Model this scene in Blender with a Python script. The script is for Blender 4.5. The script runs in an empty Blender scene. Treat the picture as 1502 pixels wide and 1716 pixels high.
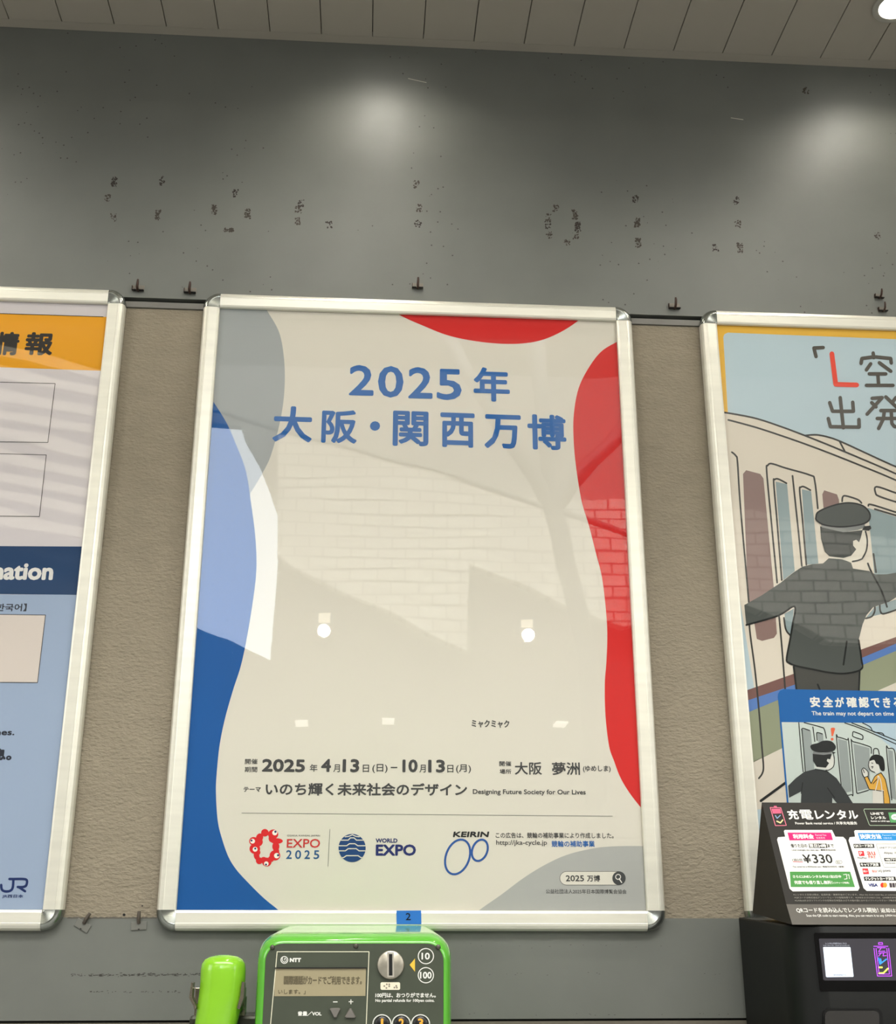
import bpy, bmesh, math, random
from mathutils import Vector, Matrix
from mathutils.geometry import tessellate_polygon
random.seed(7)
SC = bpy.context.scene
COL = SC.collection
PI = math.pi
V = Vector

# ------------------------------------------------------------------ camera (metres; wall is the plane y = 0, floor at z = -1.45)
FPX, PITCH, YAW, ROLL = 1997.5, 0.33871, 0.06686, 0.00066
CP = V((0.30761, -1.90629, -0.00116))
FW = V((math.sin(YAW)*math.cos(PITCH), math.cos(YAW)*math.cos(PITCH), math.sin(PITCH)))
_r = FW.cross(V((0, 0, 1))).normalized(); _u = _r.cross(FW)
RT = _r*math.cos(ROLL) + _u*math.sin(ROLL)
UP = -_r*math.sin(ROLL) + _u*math.cos(ROLL)
cam = bpy.data.cameras.new('camera'); cam.sensor_fit = 'HORIZONTAL'; cam.sensor_width = 36
cam.lens = 36*FPX/1502; cam.clip_start = 0.01
co = bpy.data.objects.new('camera', cam); COL.objects.link(co); SC.camera = co
m = Matrix.Identity(4)
for i in range(3):
    m[i][0], m[i][1], m[i][2], m[i][3] = RT[i], UP[i], -FW[i], CP[i]
co.matrix_world = m

# ------------------------------------------------------------------ world, lights, exposure
SC.view_settings.view_transform = 'Standard'; SC.view_settings.look = 'None'
SC.view_settings.exposure = -0.48; SC.view_settings.gamma = 1.0
SC.view_settings.use_curve_mapping = False
W = bpy.data.worlds.new('world'); SC.world = W; W.use_nodes = True
W.node_tree.nodes['Background'].inputs[0].default_value = (0.84, 0.91, 1.0, 1)
W.node_tree.nodes['Background'].inputs[1].default_value = 16.0
ZC = 1.6385          # ceiling height above eye level
def lamp(kind, name, loc, rot, energy, color, **kw):
    l = bpy.data.lights.new(name, kind); l.energy = energy; l.color = color
    for k, v in kw.items(): setattr(l, k, v)
    o = bpy.data.objects.new(name, l); o.location = loc; o.rotation_euler = rot; COL.objects.link(o); return o
HALL_FILL = (1.0, 0.995, 0.97)
lamp('AREA', 'hall_fill_near', (0.2, -3.3, 4.6), (math.radians(38), 0, 0), 185, HALL_FILL, shape='RECTANGLE', size=5.0, size_y=1.6)  # added overhead fill for the poster wall, no fixture modelled
lamp('AREA', 'hall_fill_far', (0.9, -4.7, 4.8), (math.radians(24), 0, 0), 390, HALL_FILL, shape='RECTANGLE', size=6.0, size_y=1.2)  # second added fill, set farther back in the hall
lamp('AREA', 'facade_fill', (1.0, -4.9, 4.9), (math.radians(-58), 0, 0), 2600, HALL_FILL, shape='RECTANGLE', size=7.0, size_y=.5)  # unseen lamp added to brighten the mirrored facade and slats

for sx, px_, pw in ((-5.6, -65, 170), (6.6, 65, 200)):
    lamp('AREA', 'side_fill_light', (sx, -4.6, 2.3), (math.radians(84), 0, math.radians(-52 if sx < 0 else 52)), pw, (1.0, .985, .95), shape='RECTANGLE', size=3.0, size_y=3.0)  # unseen fill lamps added at both sides; the walls have no windows
# ------------------------------------------------------------------ pixel of the photograph -> point on a real plane
def ray(px, py): return FW + RT*((px-751)/FPX) - UP*((py-858)/FPX)
class Plane:
    def __init__(s, O, U, Vv):
        s.O = V(O); s.U = V(U).normalized(); s.V = V(Vv).normalized(); s.N = s.U.cross(s.V)
    def uv(s, px, py):
        d = ray(px, py); t = (s.O-CP).dot(s.N)/d.dot(s.N); q = CP + d*t - s.O
        return (q.dot(s.U), q.dot(s.V))
    def w(s, u, v, h=0.0): return s.O + s.U*u + s.V*v + s.N*h
def wallplane(y): return Plane((0, y, 0), (1, 0, 0), (0, 0, 1))
def P(px, py, y=0.0):
    d = ray(px, py); return CP + d*((y-CP.y)/d.y)

# ------------------------------------------------------------------ materials
def srgb(c):
    return tuple(((x/255)/12.92 if x/255 <= .04045 else ((x/255+.055)/1.055)**2.4) for x in c) + (1,)
MATS = {}
def mat(name, rgb, rough=.5, metal=0., spec=.5, noise=0., nscale=20., bump=0., bscale=200., bdist=.001, emit=0., coat=0., stretch=None, detail=4., lin=False):
    if name in MATS: return MATS[name]
    M = bpy.data.materials.new(name); M.use_nodes = True; nt = M.node_tree; b = nt.nodes['Principled BSDF']
    c = rgb if lin else srgb(rgb)
    b.inputs['Base Color'].default_value = c; b.inputs['Roughness'].default_value = rough
    b.inputs['Metallic'].default_value = metal; b.inputs['Specular IOR Level'].default_value = spec
    b.inputs['Coat Weight'].default_value = coat; b.inputs['Coat Roughness'].default_value = .05
    if emit:
        b.inputs['Emission Color'].default_value = c; b.inputs['Emission Strength'].default_value = emit
    if noise or bump:
        tc = nt.nodes.new('ShaderNodeTexCoord'); mp = nt.nodes.new('ShaderNodeMapping')
        nt.links.new(tc.outputs['Object'], mp.inputs[0])
        if stretch: mp.inputs['Scale'].default_value = stretch
    if noise:
        n = nt.nodes.new('ShaderNodeTexNoise'); n.inputs['Scale'].default_value = nscale; n.inputs['Detail'].default_value = detail
        nt.links.new(mp.outputs[0], n.inputs[0])
        r = nt.nodes.new('ShaderNodeValToRGB')
        r.color_ramp.elements[0].position = .3; r.color_ramp.elements[1].position = .7
        r.color_ramp.elements[0].color = tuple(x*(1-noise) for x in c[:3]) + (1,)
        r.color_ramp.elements[1].color = tuple(min(1, x*(1+noise)) for x in c[:3]) + (1,)
        nt.links.new(n.outputs[0], r.inputs[0]); nt.links.new(r.outputs[0], b.inputs['Base Color'])
    if bump:
        n2 = nt.nodes.new('ShaderNodeTexNoise'); n2.inputs['Scale'].default_value = bscale; n2.inputs['Detail'].default_value = 3
        nt.links.new(mp.outputs[0], n2.inputs[0])
        bp = nt.nodes.new('ShaderNodeBump'); bp.inputs['Strength'].default_value = bump; bp.inputs['Distance'].default_value = bdist
        nt.links.new(n2.outputs[0], bp.inputs['Height']); nt.links.new(bp.outputs[0], b.inputs['Normal'])
    MATS[name] = M; return M
def ink(rgb): return mat('ink_%d_%d_%d' % rgb, rgb, rough=.7, spec=.2)

def acrylic():
    M = bpy.data.materials.new('clear_cover_sheet'); M.use_nodes = True; nt = M.node_tree; nt.nodes.clear()
    out = nt.nodes.new('ShaderNodeOutputMaterial'); mix = nt.nodes.new('ShaderNodeMixShader')
    tr = nt.nodes.new('ShaderNodeBsdfTransparent'); gl = nt.nodes.new('ShaderNodeBsdfGlossy'); fr = nt.nodes.new('ShaderNodeFresnel')
    gl.inputs['Roughness'].default_value = .012; fr.inputs['IOR'].default_value = 1.5
    ge = nt.nodes.new('ShaderNodeNewGeometry'); ma = nt.nodes.new('ShaderNodeMath'); ma.operation = 'MULTIPLY_ADD'   # a thin sheet: same reflectance from both sides
    ma.inputs[1].default_value = 1/1.5-1.5; ma.inputs[2].default_value = 1.5
    nt.links.new(ge.outputs['Backfacing'], ma.inputs[0]); nt.links.new(ma.outputs[0], fr.inputs['IOR'])
    tr.inputs[0].default_value = (.97, .97, .96, 1)
    tc = nt.nodes.new('ShaderNodeTexCoord'); mp = nt.nodes.new('ShaderNodeMapping'); n = nt.nodes.new('ShaderNodeTexNoise'); bp = nt.nodes.new('ShaderNodeBump')
    mp.inputs['Rotation'].default_value = (0, math.radians(-40), 0); mp.inputs['Scale'].default_value = (1.2, 1, 4.5)
    n.inputs['Scale'].default_value = 2.6; n.inputs['Detail'].default_value = .6
    bp.inputs['Strength'].default_value = 1.0; bp.inputs['Distance'].default_value = .00022
    nt.links.new(tc.outputs['Object'], mp.inputs[0]); nt.links.new(mp.outputs[0], n.inputs[0]); nt.links.new(n.outputs[0], bp.inputs['Height'])
    nt.links.new(bp.outputs[0], gl.inputs['Normal'])
    nt.links.new(fr.outputs[0], mix.inputs[0]); nt.links.new(tr.outputs[0], mix.inputs[1]); nt.links.new(gl.outputs[0], mix.inputs[2])
    nt.links.new(mix.outputs[0], out.inputs[0]); return M

# ------------------------------------------------------------------ objects
def link(name, me, material, parent=None, smooth=False):
    o = bpy.data.objects.new(name, me); COL.objects.link(o)
    if material: me.materials.append(material)
    if parent: o.parent = parent
    if smooth:
        for p in me.polygons: p.use_smooth = True
    return o
def meshobj(name, verts, faces, material, parent=None, smooth=False):
    me = bpy.data.meshes.new(name); me.from_pydata([tuple(v) for v in verts], [], faces); me.update()
    return link(name, me, material, parent, smooth)
def bmobj(name, bm, material, parent=None, smooth=False):
    me = bpy.data.meshes.new(name); bmesh.ops.recalc_face_normals(bm, faces=bm.faces); bm.to_mesh(me); bm.free()
    return link(name, me, material, parent, smooth)
def empty(name, label=None, cat=None, group=None, kind=None, loc=(0, 0, 0)):
    o = bpy.data.objects.new(name, None); o.empty_display_size = .05; COL.objects.link(o); o.location = loc
    return tag(o, label, cat, group, kind)
def tag(o, label=None, cat=None, group=None, kind=None):
    if label: o['label'] = label
    if cat: o['category'] = cat
    if group: o['group'] = group
    if kind: o['kind'] = kind
    return o
def lab(o, s): o['label'] = s; return o
def box(bm, a, b, bev=0.):
    a = V(a); b = V(b); c = (a+b)/2
    r = bmesh.ops.create_cube(bm, size=1, matrix=Matrix.Translation(c) @ Matrix.Diagonal(V((abs(b.x-a.x), abs(b.y-a.y), abs(b.z-a.z), 1))))
    if bev:
        es = list({e for v in r['verts'] for e in v.link_edges})
        bmesh.ops.bevel(bm, geom=es, offset=bev, segments=2, affect='EDGES', profile=.5)
def boxobj(name, a, b, material, parent=None, bev=0.):
    bm = bmesh.new(); box(bm, a, b, bev); return bmobj(name, bm, material, parent)
def rrect(x0, x1, z0, z1, r, n=6):
    pts = []
    for cx, cz, a0 in ((x1-r, z1-r, 0), (x0+r, z1-r, 90), (x0+r, z0+r, 180), (x1-r, z0+r, 270)):
        for k in range(n+1):
            a = math.radians(a0 + 90*k/n); pts.append((cx+r*math.cos(a), cz+r*math.sin(a)))
    return pts
def loft(name, rings, material, parent=None, smooth=True, cap0=True, cap1=True):
    vs = [p for r in rings for p in r]; n = len(rings[0]); fs = []
    for k in range(len(rings)-1):
        for i in range(n):
            j = (i+1) % n; fs.append((k*n+i, k*n+j, (k+1)*n+j, (k+1)*n+i))
    if cap0: fs.append(tuple(range(n))[::-1])
    if cap1: fs.append(tuple((len(rings)-1)*n+i for i in range(n)))
    bm = bmesh.new(); bv = [bm.verts.new(v) for v in vs]
    for f in fs: bm.faces.new([bv[i] for i in f])
    o = bmobj(name, bm, material, parent, False)
    if smooth:
        for p in o.data.polygons: p.use_smooth = len(p.vertices) == 4
        o.data.set_sharp_from_angle(angle=math.radians(50))
    return o
def tube(name, pts, rad, material, parent=None, n=8, flat=1.0, side=V((1, 0, 0))):
    rings = []; pts = [V(p) for p in pts]
    for i, p in enumerate(pts):
        t = (pts[min(i+1, len(pts)-1)]-pts[max(i-1, 0)]).normalized()
        a = (side - t*side.dot(t)).normalized(); b = t.cross(a)
        r = rad[i] if isinstance(rad, (list, tuple)) else rad
        rings.append([p + a*r*math.cos(2*PI*k/n) + b*r*flat*math.sin(2*PI*k/n) for k in range(n)])
    return loft(name, rings, material, parent)

# ------------------------------------------------------------------ flat print on a plane
STEP = .00012
def flat(name, pl, polys, material, parent, layer=1, clip=None, each=False):
    if each:
        for p in polys: o = flat(name, pl, [p], material, parent, layer, clip)
        return o
    vs = []; fs = []; seen = []
    for poly in polys:
        q = [pl.uv(*p) for p in poly]
        if clip: q = clip_rect(q, clip)
        if len(q) < 3: continue
        tr = tessellate_polygon([[V((a, b, 0)) for a, b in q]]); b0 = len(vs)
        vs += [pl.w(a, b, layer*STEP + (len(seen)*7 % 41)*2.5e-6) for a, b in q]; seen.append(1)
        for t in tr:
            a, b, c = [V((q[i][0], q[i][1])) for i in t]
            cr = (b-a).x*(c-a).y-(b-a).y*(c-a).x
            if abs(cr) < 1e-12: continue
            fs.append(tuple(b0+i for i in (t if cr > 0 else t[::-1])))
    return meshobj(name, vs, fs, material, parent)
def clip_rect(q, r):
    u0, u1, v0, v1 = r
    for f, g in ((lambda p: p[0] >= u0, (0, u0)), (lambda p: p[0] <= u1, (0, u1)), (lambda p: p[1] >= v0, (1, v0)), (lambda p: p[1] <= v1, (1, v1))):
        out = []
        for i in range(len(q)):
            a, b = q[i-1], q[i]
            if f(a) != f(b):
                k, c = g; t = (c-a[k])/(b[k]-a[k]); out.append((a[0]+(b[0]-a[0])*t, a[1]+(b[1]-a[1])*t))
            if f(b): out.append(b)
        q = out
        if not q: break
    return q
def smoothpts(pts, n=6, closed=False):
    out = []; L = len(pts)
    rng = range(L) if closed else range(L-1)
    for i in rng:
        p0 = pts[(i-1) % L] if (closed or i > 0) else pts[i]; p1 = pts[i]; p2 = pts[(i+1) % L]
        p3 = pts[(i+2) % L] if (closed or i+2 < L) else pts[(i+1) % L]
        for k in range(n):
            t = k/n
            out.append(tuple(.5*((2*p1[c]) + (-p0[c]+p2[c])*t + (2*p0[c]-5*p1[c]+4*p2[c]-p3[c])*t*t + (-p0[c]+3*p1[c]-3*p2[c]+p3[c])*t**3) for c in (0, 1)))
    if not closed: out.append(pts[-1])
    return out
def stroke(name, pl, lines, wpx, material, parent, layer=2, clip=None, curve=True, closed=False, each=False):
    if each:
        for l in lines: o = stroke(name, pl, [l], wpx, material, parent, layer, clip, curve, closed)
        return o
    polys = []
    for ln in lines:
        pts = smoothpts(ln, 5, closed) if (curve and len(ln) > 2) else list(ln)
        if closed: pts = pts + [pts[0]]
        r = wpx/2
        keep = set(range(0, len(pts), 2 if len(pts) >= 60 else 1)) | {len(pts)-1}
        disc_ = lambda p: [(p[0]+r*math.cos(PI/4*k), p[1]+r*math.sin(PI/4*k)) for k in range(8)]
        if not closed: polys.append(disc_(pts[0]))
        for i_, (a, b) in enumerate(zip(pts[:-1], pts[1:]), 1):
            dx, dy = b[0]-a[0], b[1]-a[1]; L = math.hypot(dx, dy) or 1; nx, ny = -dy/L*r, dx/L*r
            polys.append([(a[0]+nx, a[1]+ny), (a[0]-nx, a[1]-ny), (b[0]-nx, b[1]-ny), (b[0]+nx, b[1]+ny)])
            if i_ in keep: polys.append(disc_(b))
    return flat(name, pl, polys, material, parent, layer, clip)
def circ(x, y, rx, ry=None, rot=0, n=28):
    ry = ry or rx; c, s = math.cos(math.radians(rot)), math.sin(math.radians(rot))
    return [(x + rx*math.cos(2*PI*k/n)*c - ry*math.sin(2*PI*k/n)*s, y + rx*math.cos(2*PI*k/n)*s + ry*math.sin(2*PI*k/n)*c) for k in range(n)]
def zf(ox, oy, s):                       # reading frame of a zoomed crop
    return lambda pts: [(ox+x/s, oy+y/s) for x, y in pts]
_tc = {}
def glyphs(s):
    if s not in _tc:
        c = bpy.data.curves.new('lettering', 'FONT'); c.body = s; c.resolution_u = 3
        o = bpy.data.objects.new('lettering', c); COL.objects.link(o)
        dg = bpy.context.evaluated_depsgraph_get(); me = bpy.data.meshes.new_from_object(o.evaluated_get(dg))
        vs = [(v.co.x, v.co.y) for v in me.vertices]; fs = [tuple(p.vertices) for p in me.polygons]
        bpy.data.objects.remove(o); bpy.data.curves.remove(c); bpy.data.meshes.remove(me)
        _tc[s] = (vs, fs)
    return _tc[s]
def text(name, pl, items, material, parent, layer=3, bold=0., slant=0., clip=None):
    """items: (string, x0, x1, ytop, ybottom[, rise]) = box of the printed ink in the photograph's pixels"""
    if len(items) > 1:
        for it in items: o = text(name, pl, [it], material, parent, layer, bold, slant, clip)
        return o
    VS = []; FS = []
    for it in items:
        s, x0, x1, yt, yb = it[:5]; rise = it[5] if len(it) > 5 else 0
        vs, fs = glyphs(s)
        if not vs: continue
        mx0 = min(v[0] for v in vs); mx1 = max(v[0] for v in vs); my0 = min(v[1] for v in vs); my1 = max(v[1] for v in vs)
        A = V(pl.uv(x0, yb)); B = V(pl.uv(x1, yb+rise)); T = V(pl.uv(x0, yt)); bw = 0
        if bold: bw = bold*(T-A).length
        sx = ((B-A).length-2*bw)/max(mx1-mx0, 1e-6); sy = ((T-A).length-2*bw)/max(my1-my0, 1e-6)
        du = (B-A).normalized(); dv = V((0, 1))
        offs = [(0, 0)] if not bold else [(bw*math.cos(k*PI/4), bw*math.sin(k*PI/4)) for k in range(8)]
        for kk, (ou, ov) in enumerate(offs):
            b0 = len(VS)
            for x, y in vs:
                a = (x-mx0)*sx+bw+ou; b = (y-my0)*sy+bw+ov
                q = A + du*(a+slant*b) + dv*b
                VS.append(pl.w(q.x, q.y, layer*STEP + kk*7e-6))
            FS += [tuple(b0+i for i in f) for f in fs]
    o = meshobj(name, VS, FS, material, parent)
    return o

# ================================================================== THE SETTING
M_dark = mat('dark_grey_laminate', (101, 103, 97), rough=.5, spec=.5, noise=.07, nscale=7, bump=.25, bscale=900, bdist=.0004)
# small dark specks over the laminate
def speck(M):
    nt = M.node_tree; b = nt.nodes['Principled BSDF']; src = b.inputs['Base Color'].links[0].from_socket
    tc = nt.nodes.new('ShaderNodeTexCoord'); vo = nt.nodes.new('ShaderNodeTexVoronoi'); vo.inputs['Scale'].default_value = 62; vo.inputs['Randomness'].default_value = 1
    nz = nt.nodes.new('ShaderNodeTexNoise'); nz.inputs['Scale'].default_value = 3.2
    lt = nt.nodes.new('ShaderNodeMath'); lt.operation = 'LESS_THAN'; lt.inputs[1].default_value = .095
    gt = nt.nodes.new('ShaderNodeMath'); gt.operation = 'GREATER_THAN'; gt.inputs[1].default_value = .52
    mu = nt.nodes.new('ShaderNodeMath'); mu.operation = 'MULTIPLY'; mx = nt.nodes.new('ShaderNodeMixRGB'); mx.inputs[2].default_value = srgb((58, 56, 50))
    nt.links.new(tc.outputs['Object'], vo.inputs['Vector']); nt.links.new(tc.outputs['Object'], nz.inputs['Vector'])
    nt.links.new(vo.outputs['Distance'], lt.inputs[0]); nt.links.new(nz.outputs[0], gt.inputs[0])
    nt.links.new(lt.outputs[0], mu.inputs[0]); nt.links.new(gt.outputs[0], mu.inputs[1]); nt.links.new(mu.outputs[0], mx.inputs[0])
    nt.links.new(src, mx.inputs[1]); nt.links.new(mx.outputs[0], b.inputs['Base Color'])
speck(M_dark)
M_low = mat('grey_dado_laminate', (103, 105, 99), rough=.5, spec=.4, noise=.05, nscale=9, bump=.2, bscale=700, bdist=.0003)
M_beige = mat('beige_plaster_wallcovering', (136, 127, 110), rough=.85, spec=.2, noise=.05, nscale=30, bump=.8, bscale=190, bdist=.004, stretch=(.65, 1, 1.3))
M_ceil = mat('painted_ceiling_panel', (163, 156, 144), rough=.55, spec=.3, noise=.03, nscale=6)
M_black = mat('black_gap', (14, 13, 11), rough=.8)
M_hall = mat('hall_plaster', (150, 148, 142), rough=.9)
X0, X1 = -2.2, 3.2

wall = empty('wall_back', kind='structure')
wu = boxobj('upper_panel', (X0, 0, 1.0632), (X1, .03, 1.66), M_dark, wall)
boxobj('plaster_field', (X0, .003, .0187), (X1, .03, 1.0428), M_beige, wall)
boxobj('rail_strip', (X0, 0, 1.0438), (X1, .02, 1.0550), mat('rail_grey', (105, 103, 97), rough=.5), wall)
boxobj('rail_groove', (X0, .016, 1.0426), (X1, .03, 1.0640), M_black, wall)
lp = boxobj('dado_panel', (X0, 0, -.1228), (X1, .03, .0187), M_low, wall)
boxobj('dado_joint', (X0, .006, -.1262), (X1, .03, -.1228), M_black, wall)
boxobj('lower_panel', (X0, .001, -1.45), (X1, .03, -.1262), mat('lower_brown_laminate', (98, 92, 80), rough=.6, noise=.05), wall)
boxobj('wall_core', (X0-4, .03, -1.45), (X1+4, .12, 5.0), M_hall, wall)

trim = boxobj('trim_1', (X0, -.0225, 1.6405), (X1, .0, 1.6600), M_ceil, None, .0008); tag(trim, kind='structure')
ceil_ = empty('ceiling', kind='structure')
bmp = bmesh.new(); box(bmp, (0, -1.15, 0), (.0974, -.024, .012), .0012); 
first = None; xs = -.306 - 19*.0988
k = 0
while xs < X1:
    if first is None:
        first = bmobj('ceiling_panel', bmp, M_ceil, ceil_); first.location = (xs, 0, ZC); o = first
    else:
        o = first.copy(); COL.objects.link(o); o.location = (xs, 0, ZC+random.uniform(-.0004, .0004)); o.rotation_euler = (0, random.uniform(-.002, .002), 0)
    xs += .0988; k += 1
boxobj('ceiling_deck', (X0-4, -1.15, ZC+.013), (X1+4, .03, ZC+.10), M_black, ceil_)
boxobj('ceiling_fascia', (X0-4, -1.20, ZC-.02), (X1+4, -1.152, ZC+.5), M_hall, ceil_)

# hall behind the camera (seen only mirrored in the poster covers)
fl = boxobj('floor', (-30, -45, -1.55), (30, .12, -1.45), mat('floor_tile', (150, 151, 150), rough=.5, noise=.05)); tag(fl, kind='structure')
rf = boxobj('ceiling_hall', (-8, -8.6, 5.0), (9, .12, 5.1), M_hall); tag(rf, kind='structure')
wl = boxobj('wall_left', (-6.3, -8.5, -1.45), (-6.2, .12, 5.0), M_hall); tag(wl, kind='structure')
wr = boxobj('wall_right', (7.2, -8.5, -1.45), (7.3, .12, 5.0), M_hall); tag(wr, kind='structure')

def mirror_pt(px, py, L):               # where a thing stands that a wall-parallel mirror shows at this pixel
    p = P(px, py, L); return (p.x, p.z)
def slab(name, pts, y, th, material, parent=None):
    front = [V((x, y, z)) for x, z in pts]; back = [V((x, y-th, z)) for x, z in pts]
    n = len(pts); vs = front+back
    tr = tessellate_polygon([[V((x, z, 0)) for x, z in pts]])
    fs = [tuple(t) for t in tr] + [tuple(i+n for i in t[::-1]) for t in tr] + [(i, (i+1) % n, n+(i+1) % n, n+i) for i in range(n)]
    bm = bmesh.new(); bv = [bm.verts.new(v) for v in vs]
    for f in fs:
        try: bm.faces.new([bv[i] for i in f])
        except ValueError: pass
    return bmobj(name, bm, material, parent)
LB = 8.0
def mbrick():
    M = bpy.data.materials.new('pale_block_facade'); M.use_nodes = True; nt = M.node_tree; b = nt.nodes['Principled BSDF']
    t = nt.nodes.new('ShaderNodeTexBrick'); tc = nt.nodes.new('ShaderNodeTexCoord'); mp = nt.nodes.new('ShaderNodeMapping')
    mp.inputs['Rotation'].default_value = (PI/2, 0, 0)
    t.inputs['Color1'].default_value = srgb((235, 232, 222)); t.inputs['Color2'].default_value = srgb((205, 200, 190)); t.inputs['Mortar'].default_value = srgb((110, 106, 100))
    t.inputs['Scale'].default_value = 1.0; t.inputs['Brick Width'].default_value = .24; t.inputs['Row Height'].default_value = .105; t.inputs['Mortar Size'].default_value = .009
    nt.links.new(tc.outputs['Object'], mp.inputs[0]); nt.links.new(mp.outputs[0], t.inputs[0]); nt.links.new(t.outputs[0], b.inputs['Base Color'])
    b.inputs['Roughness'].default_value = .9; return M
q = lambda *pts: [mirror_pt(x, y, LB) for x, y in pts]
far = empty('wall_opposite', kind='structure')
slab('block_facade', q((466, 728), (850, 832), (1060, 838), (1240, 855), (1375, 885), (1900, 960), (1900, 1090), (1388, 1074), (1330, 1046), (1240, 1010), (1045, 1055), (787, 946), (782, 1090), (465, 938)), -LB, .15, mbrick(), far)
slab('dark_upper_wall', [(-6.2, 5.0)] + q((250, 560), (320, 688), (398, 693), (404, 714), (422, 746), (438, 778), (454, 821), (464, 850), (465, 920), (1900, 1040)) + [(7.2, 5.0)], -LB-.3, .1, mat('hall_dark_upper', (136, 135, 132), rough=.9), far)
slab('dark_lower_wall', [(-6.2, -1.45), (7.2, -1.45)] + q((1900, 1020), (465, 900), (455, 1008), (449, 1092), (414, 1077), (380, 1058), (333, 1041), (290, 1028), (320, 688), (250, 560)) + [(-6.2, 5.0)], -LB-.31, .1, mat('hall_dark_lower', (74, 72, 68), rough=.9), far)

# louvre canopy opposite, mirrored in the left poster
lv = empty('louvre_canopy', 'row of cream slanted louvre slats on the opposite wall', 'louvre')
M_lv = mat('cream_slat', (236, 228, 205), rough=.8)
for i in range(9):
    yb = 612+i*34; slab('slat', q((-260, yb-75), (200, yb+20), (200, yb+36), (-260, yb-55)), -LB+.12, .06, M_lv, lv)
# branching steel column seen mirrored in the covers
tc_ = empty('steel_tree_column', 'branching grey steel column standing in the hall opposite the poster wall', 'column')
M_st = mat('grey_steel', (70, 72, 74), rough=.6)
def mp3(px, py, L): x, z = mirror_pt(px, py, L); return V((x, -L, z))
for nm, pts, r in (('trunk', [(1010, 1500), (985, 1100), (925, 850)], .07), ('branch', [(925, 850), (790, 640), (735, 545)], .06), ('branch', [(925, 850), (905, 640), (893, 500)], .06),
                   ('branch', [(925, 850), (1060, 700), (1230, 560)], .06), ('branch', [(925, 850), (1070, 905), (1240, 990)], .03), ('cable', [(360, 692), (600, 755), (925, 850)], .02)):
    pp = [mp3(x, y, 6.0) for x, y in pts]
    if nm == 'trunk': pp[0].z = -1.45
    tube(nm, pp, r, M_st, tc_)

# ================================================================== downlights
M_ring = mat('white_lamp_ring', (170, 166, 156), rough=.4)
M_lens = mat('lamp_lens', (255, 250, 240), emit=30.)
def ringmesh(name, prof, c, material, parent, n=40):
    rings = [[V((c[0]+r*math.cos(2*PI*k/n), c[1]+r*math.sin(2*PI*k/n), c[2]+z)) for k in range(n)] for r, z in prof]
    return loft(name, rings, material, parent, cap0=False, cap1=False)
def downlight(x, y, label, power, r=.043, blend=.7):
    t = empty('downlight', label, 'ceiling light', loc=(0, 0, 0))
    ringmesh('trim_ring', [(r, 0), (r, -.004), (r*.9, -.006), (r*.74, -.005), (r*.70, .0)], (x, y, ZC), M_ring, t)
    ringmesh('lamp_lens', [(r*.71, -.0012), (r*.35, -.003), (.0005, -.0035)], (x, y, ZC), M_lens, t)
    if power: lamp('SPOT', 'downlight_beam', (x, y, ZC-.012), (0, 0, 0), power, (1, .95, .84), spot_size=math.radians(146), spot_blend=blend, shadow_soft_size=.028)
downlight(1.265, -.175, 'round white downlight in the ceiling at the right-hand frame edge', 6.)
downlight(.305, -.175, 'round white downlight over the red, white and blue expo poster, above the frame', 6.)
downlight(-.655, -.175, 'round white downlight over the orange headed poster, above the frame', 6.)

for xx in (-.73, .235, 1.195):
    downlight(xx, -.62, 'round white downlight of the second ceiling row, %s' % {-.73: 'over the orange headed poster', .235: 'over the expo poster', 1.195: 'over the train staff poster'}[xx], 17., blend=.5)
# lamps on the opposite wall, mirrored in the middle cover sheet
for lx, ly, nm in ((545, 1040, 'left'), (882, 1045, 'right')):
    a, b = mirror_pt(lx, ly, 8.0); t = empty('wall_spotlight', 'small lit spotlight on the opposite wall, the %s one of two' % nm, 'wall light')
    boxobj('lamp_housing', (a-.07, -8.2, b-.05), (a+.07, -7.98, b+.05), M_st, t, .01)
    boxobj('lamp_lens', (a-.05, -7.975, b-.035), (a+.05, -7.965, b+.035), mat('spot_lens', (255, 244, 222), emit=5.), t)
    lamp('POINT', 'wall_spotlight_glow', (a, -7.9, b-.12), (0, 0, 0), 55, (1, .93, .8), shadow_soft_size=.05)
for lx, ly, wh in ((505, 1207, 'first of three from the sky opening'), (650, 1209, 'middle one of three'), (942, 1216, 'farthest from the sky opening')):
    a, b = mirror_pt(lx, ly, 8.0); t = boxobj('tube_lamp', (a-.05, -8.2, b-.012), (a+.05, -8.0, b+.008), mat('tube_glow', (255, 250, 240), emit=9.))
    tag(t, 'short tube lamp on the opposite wall, ' + wh, 'tube lamp', 'tube lamps on the opposite wall')
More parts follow.
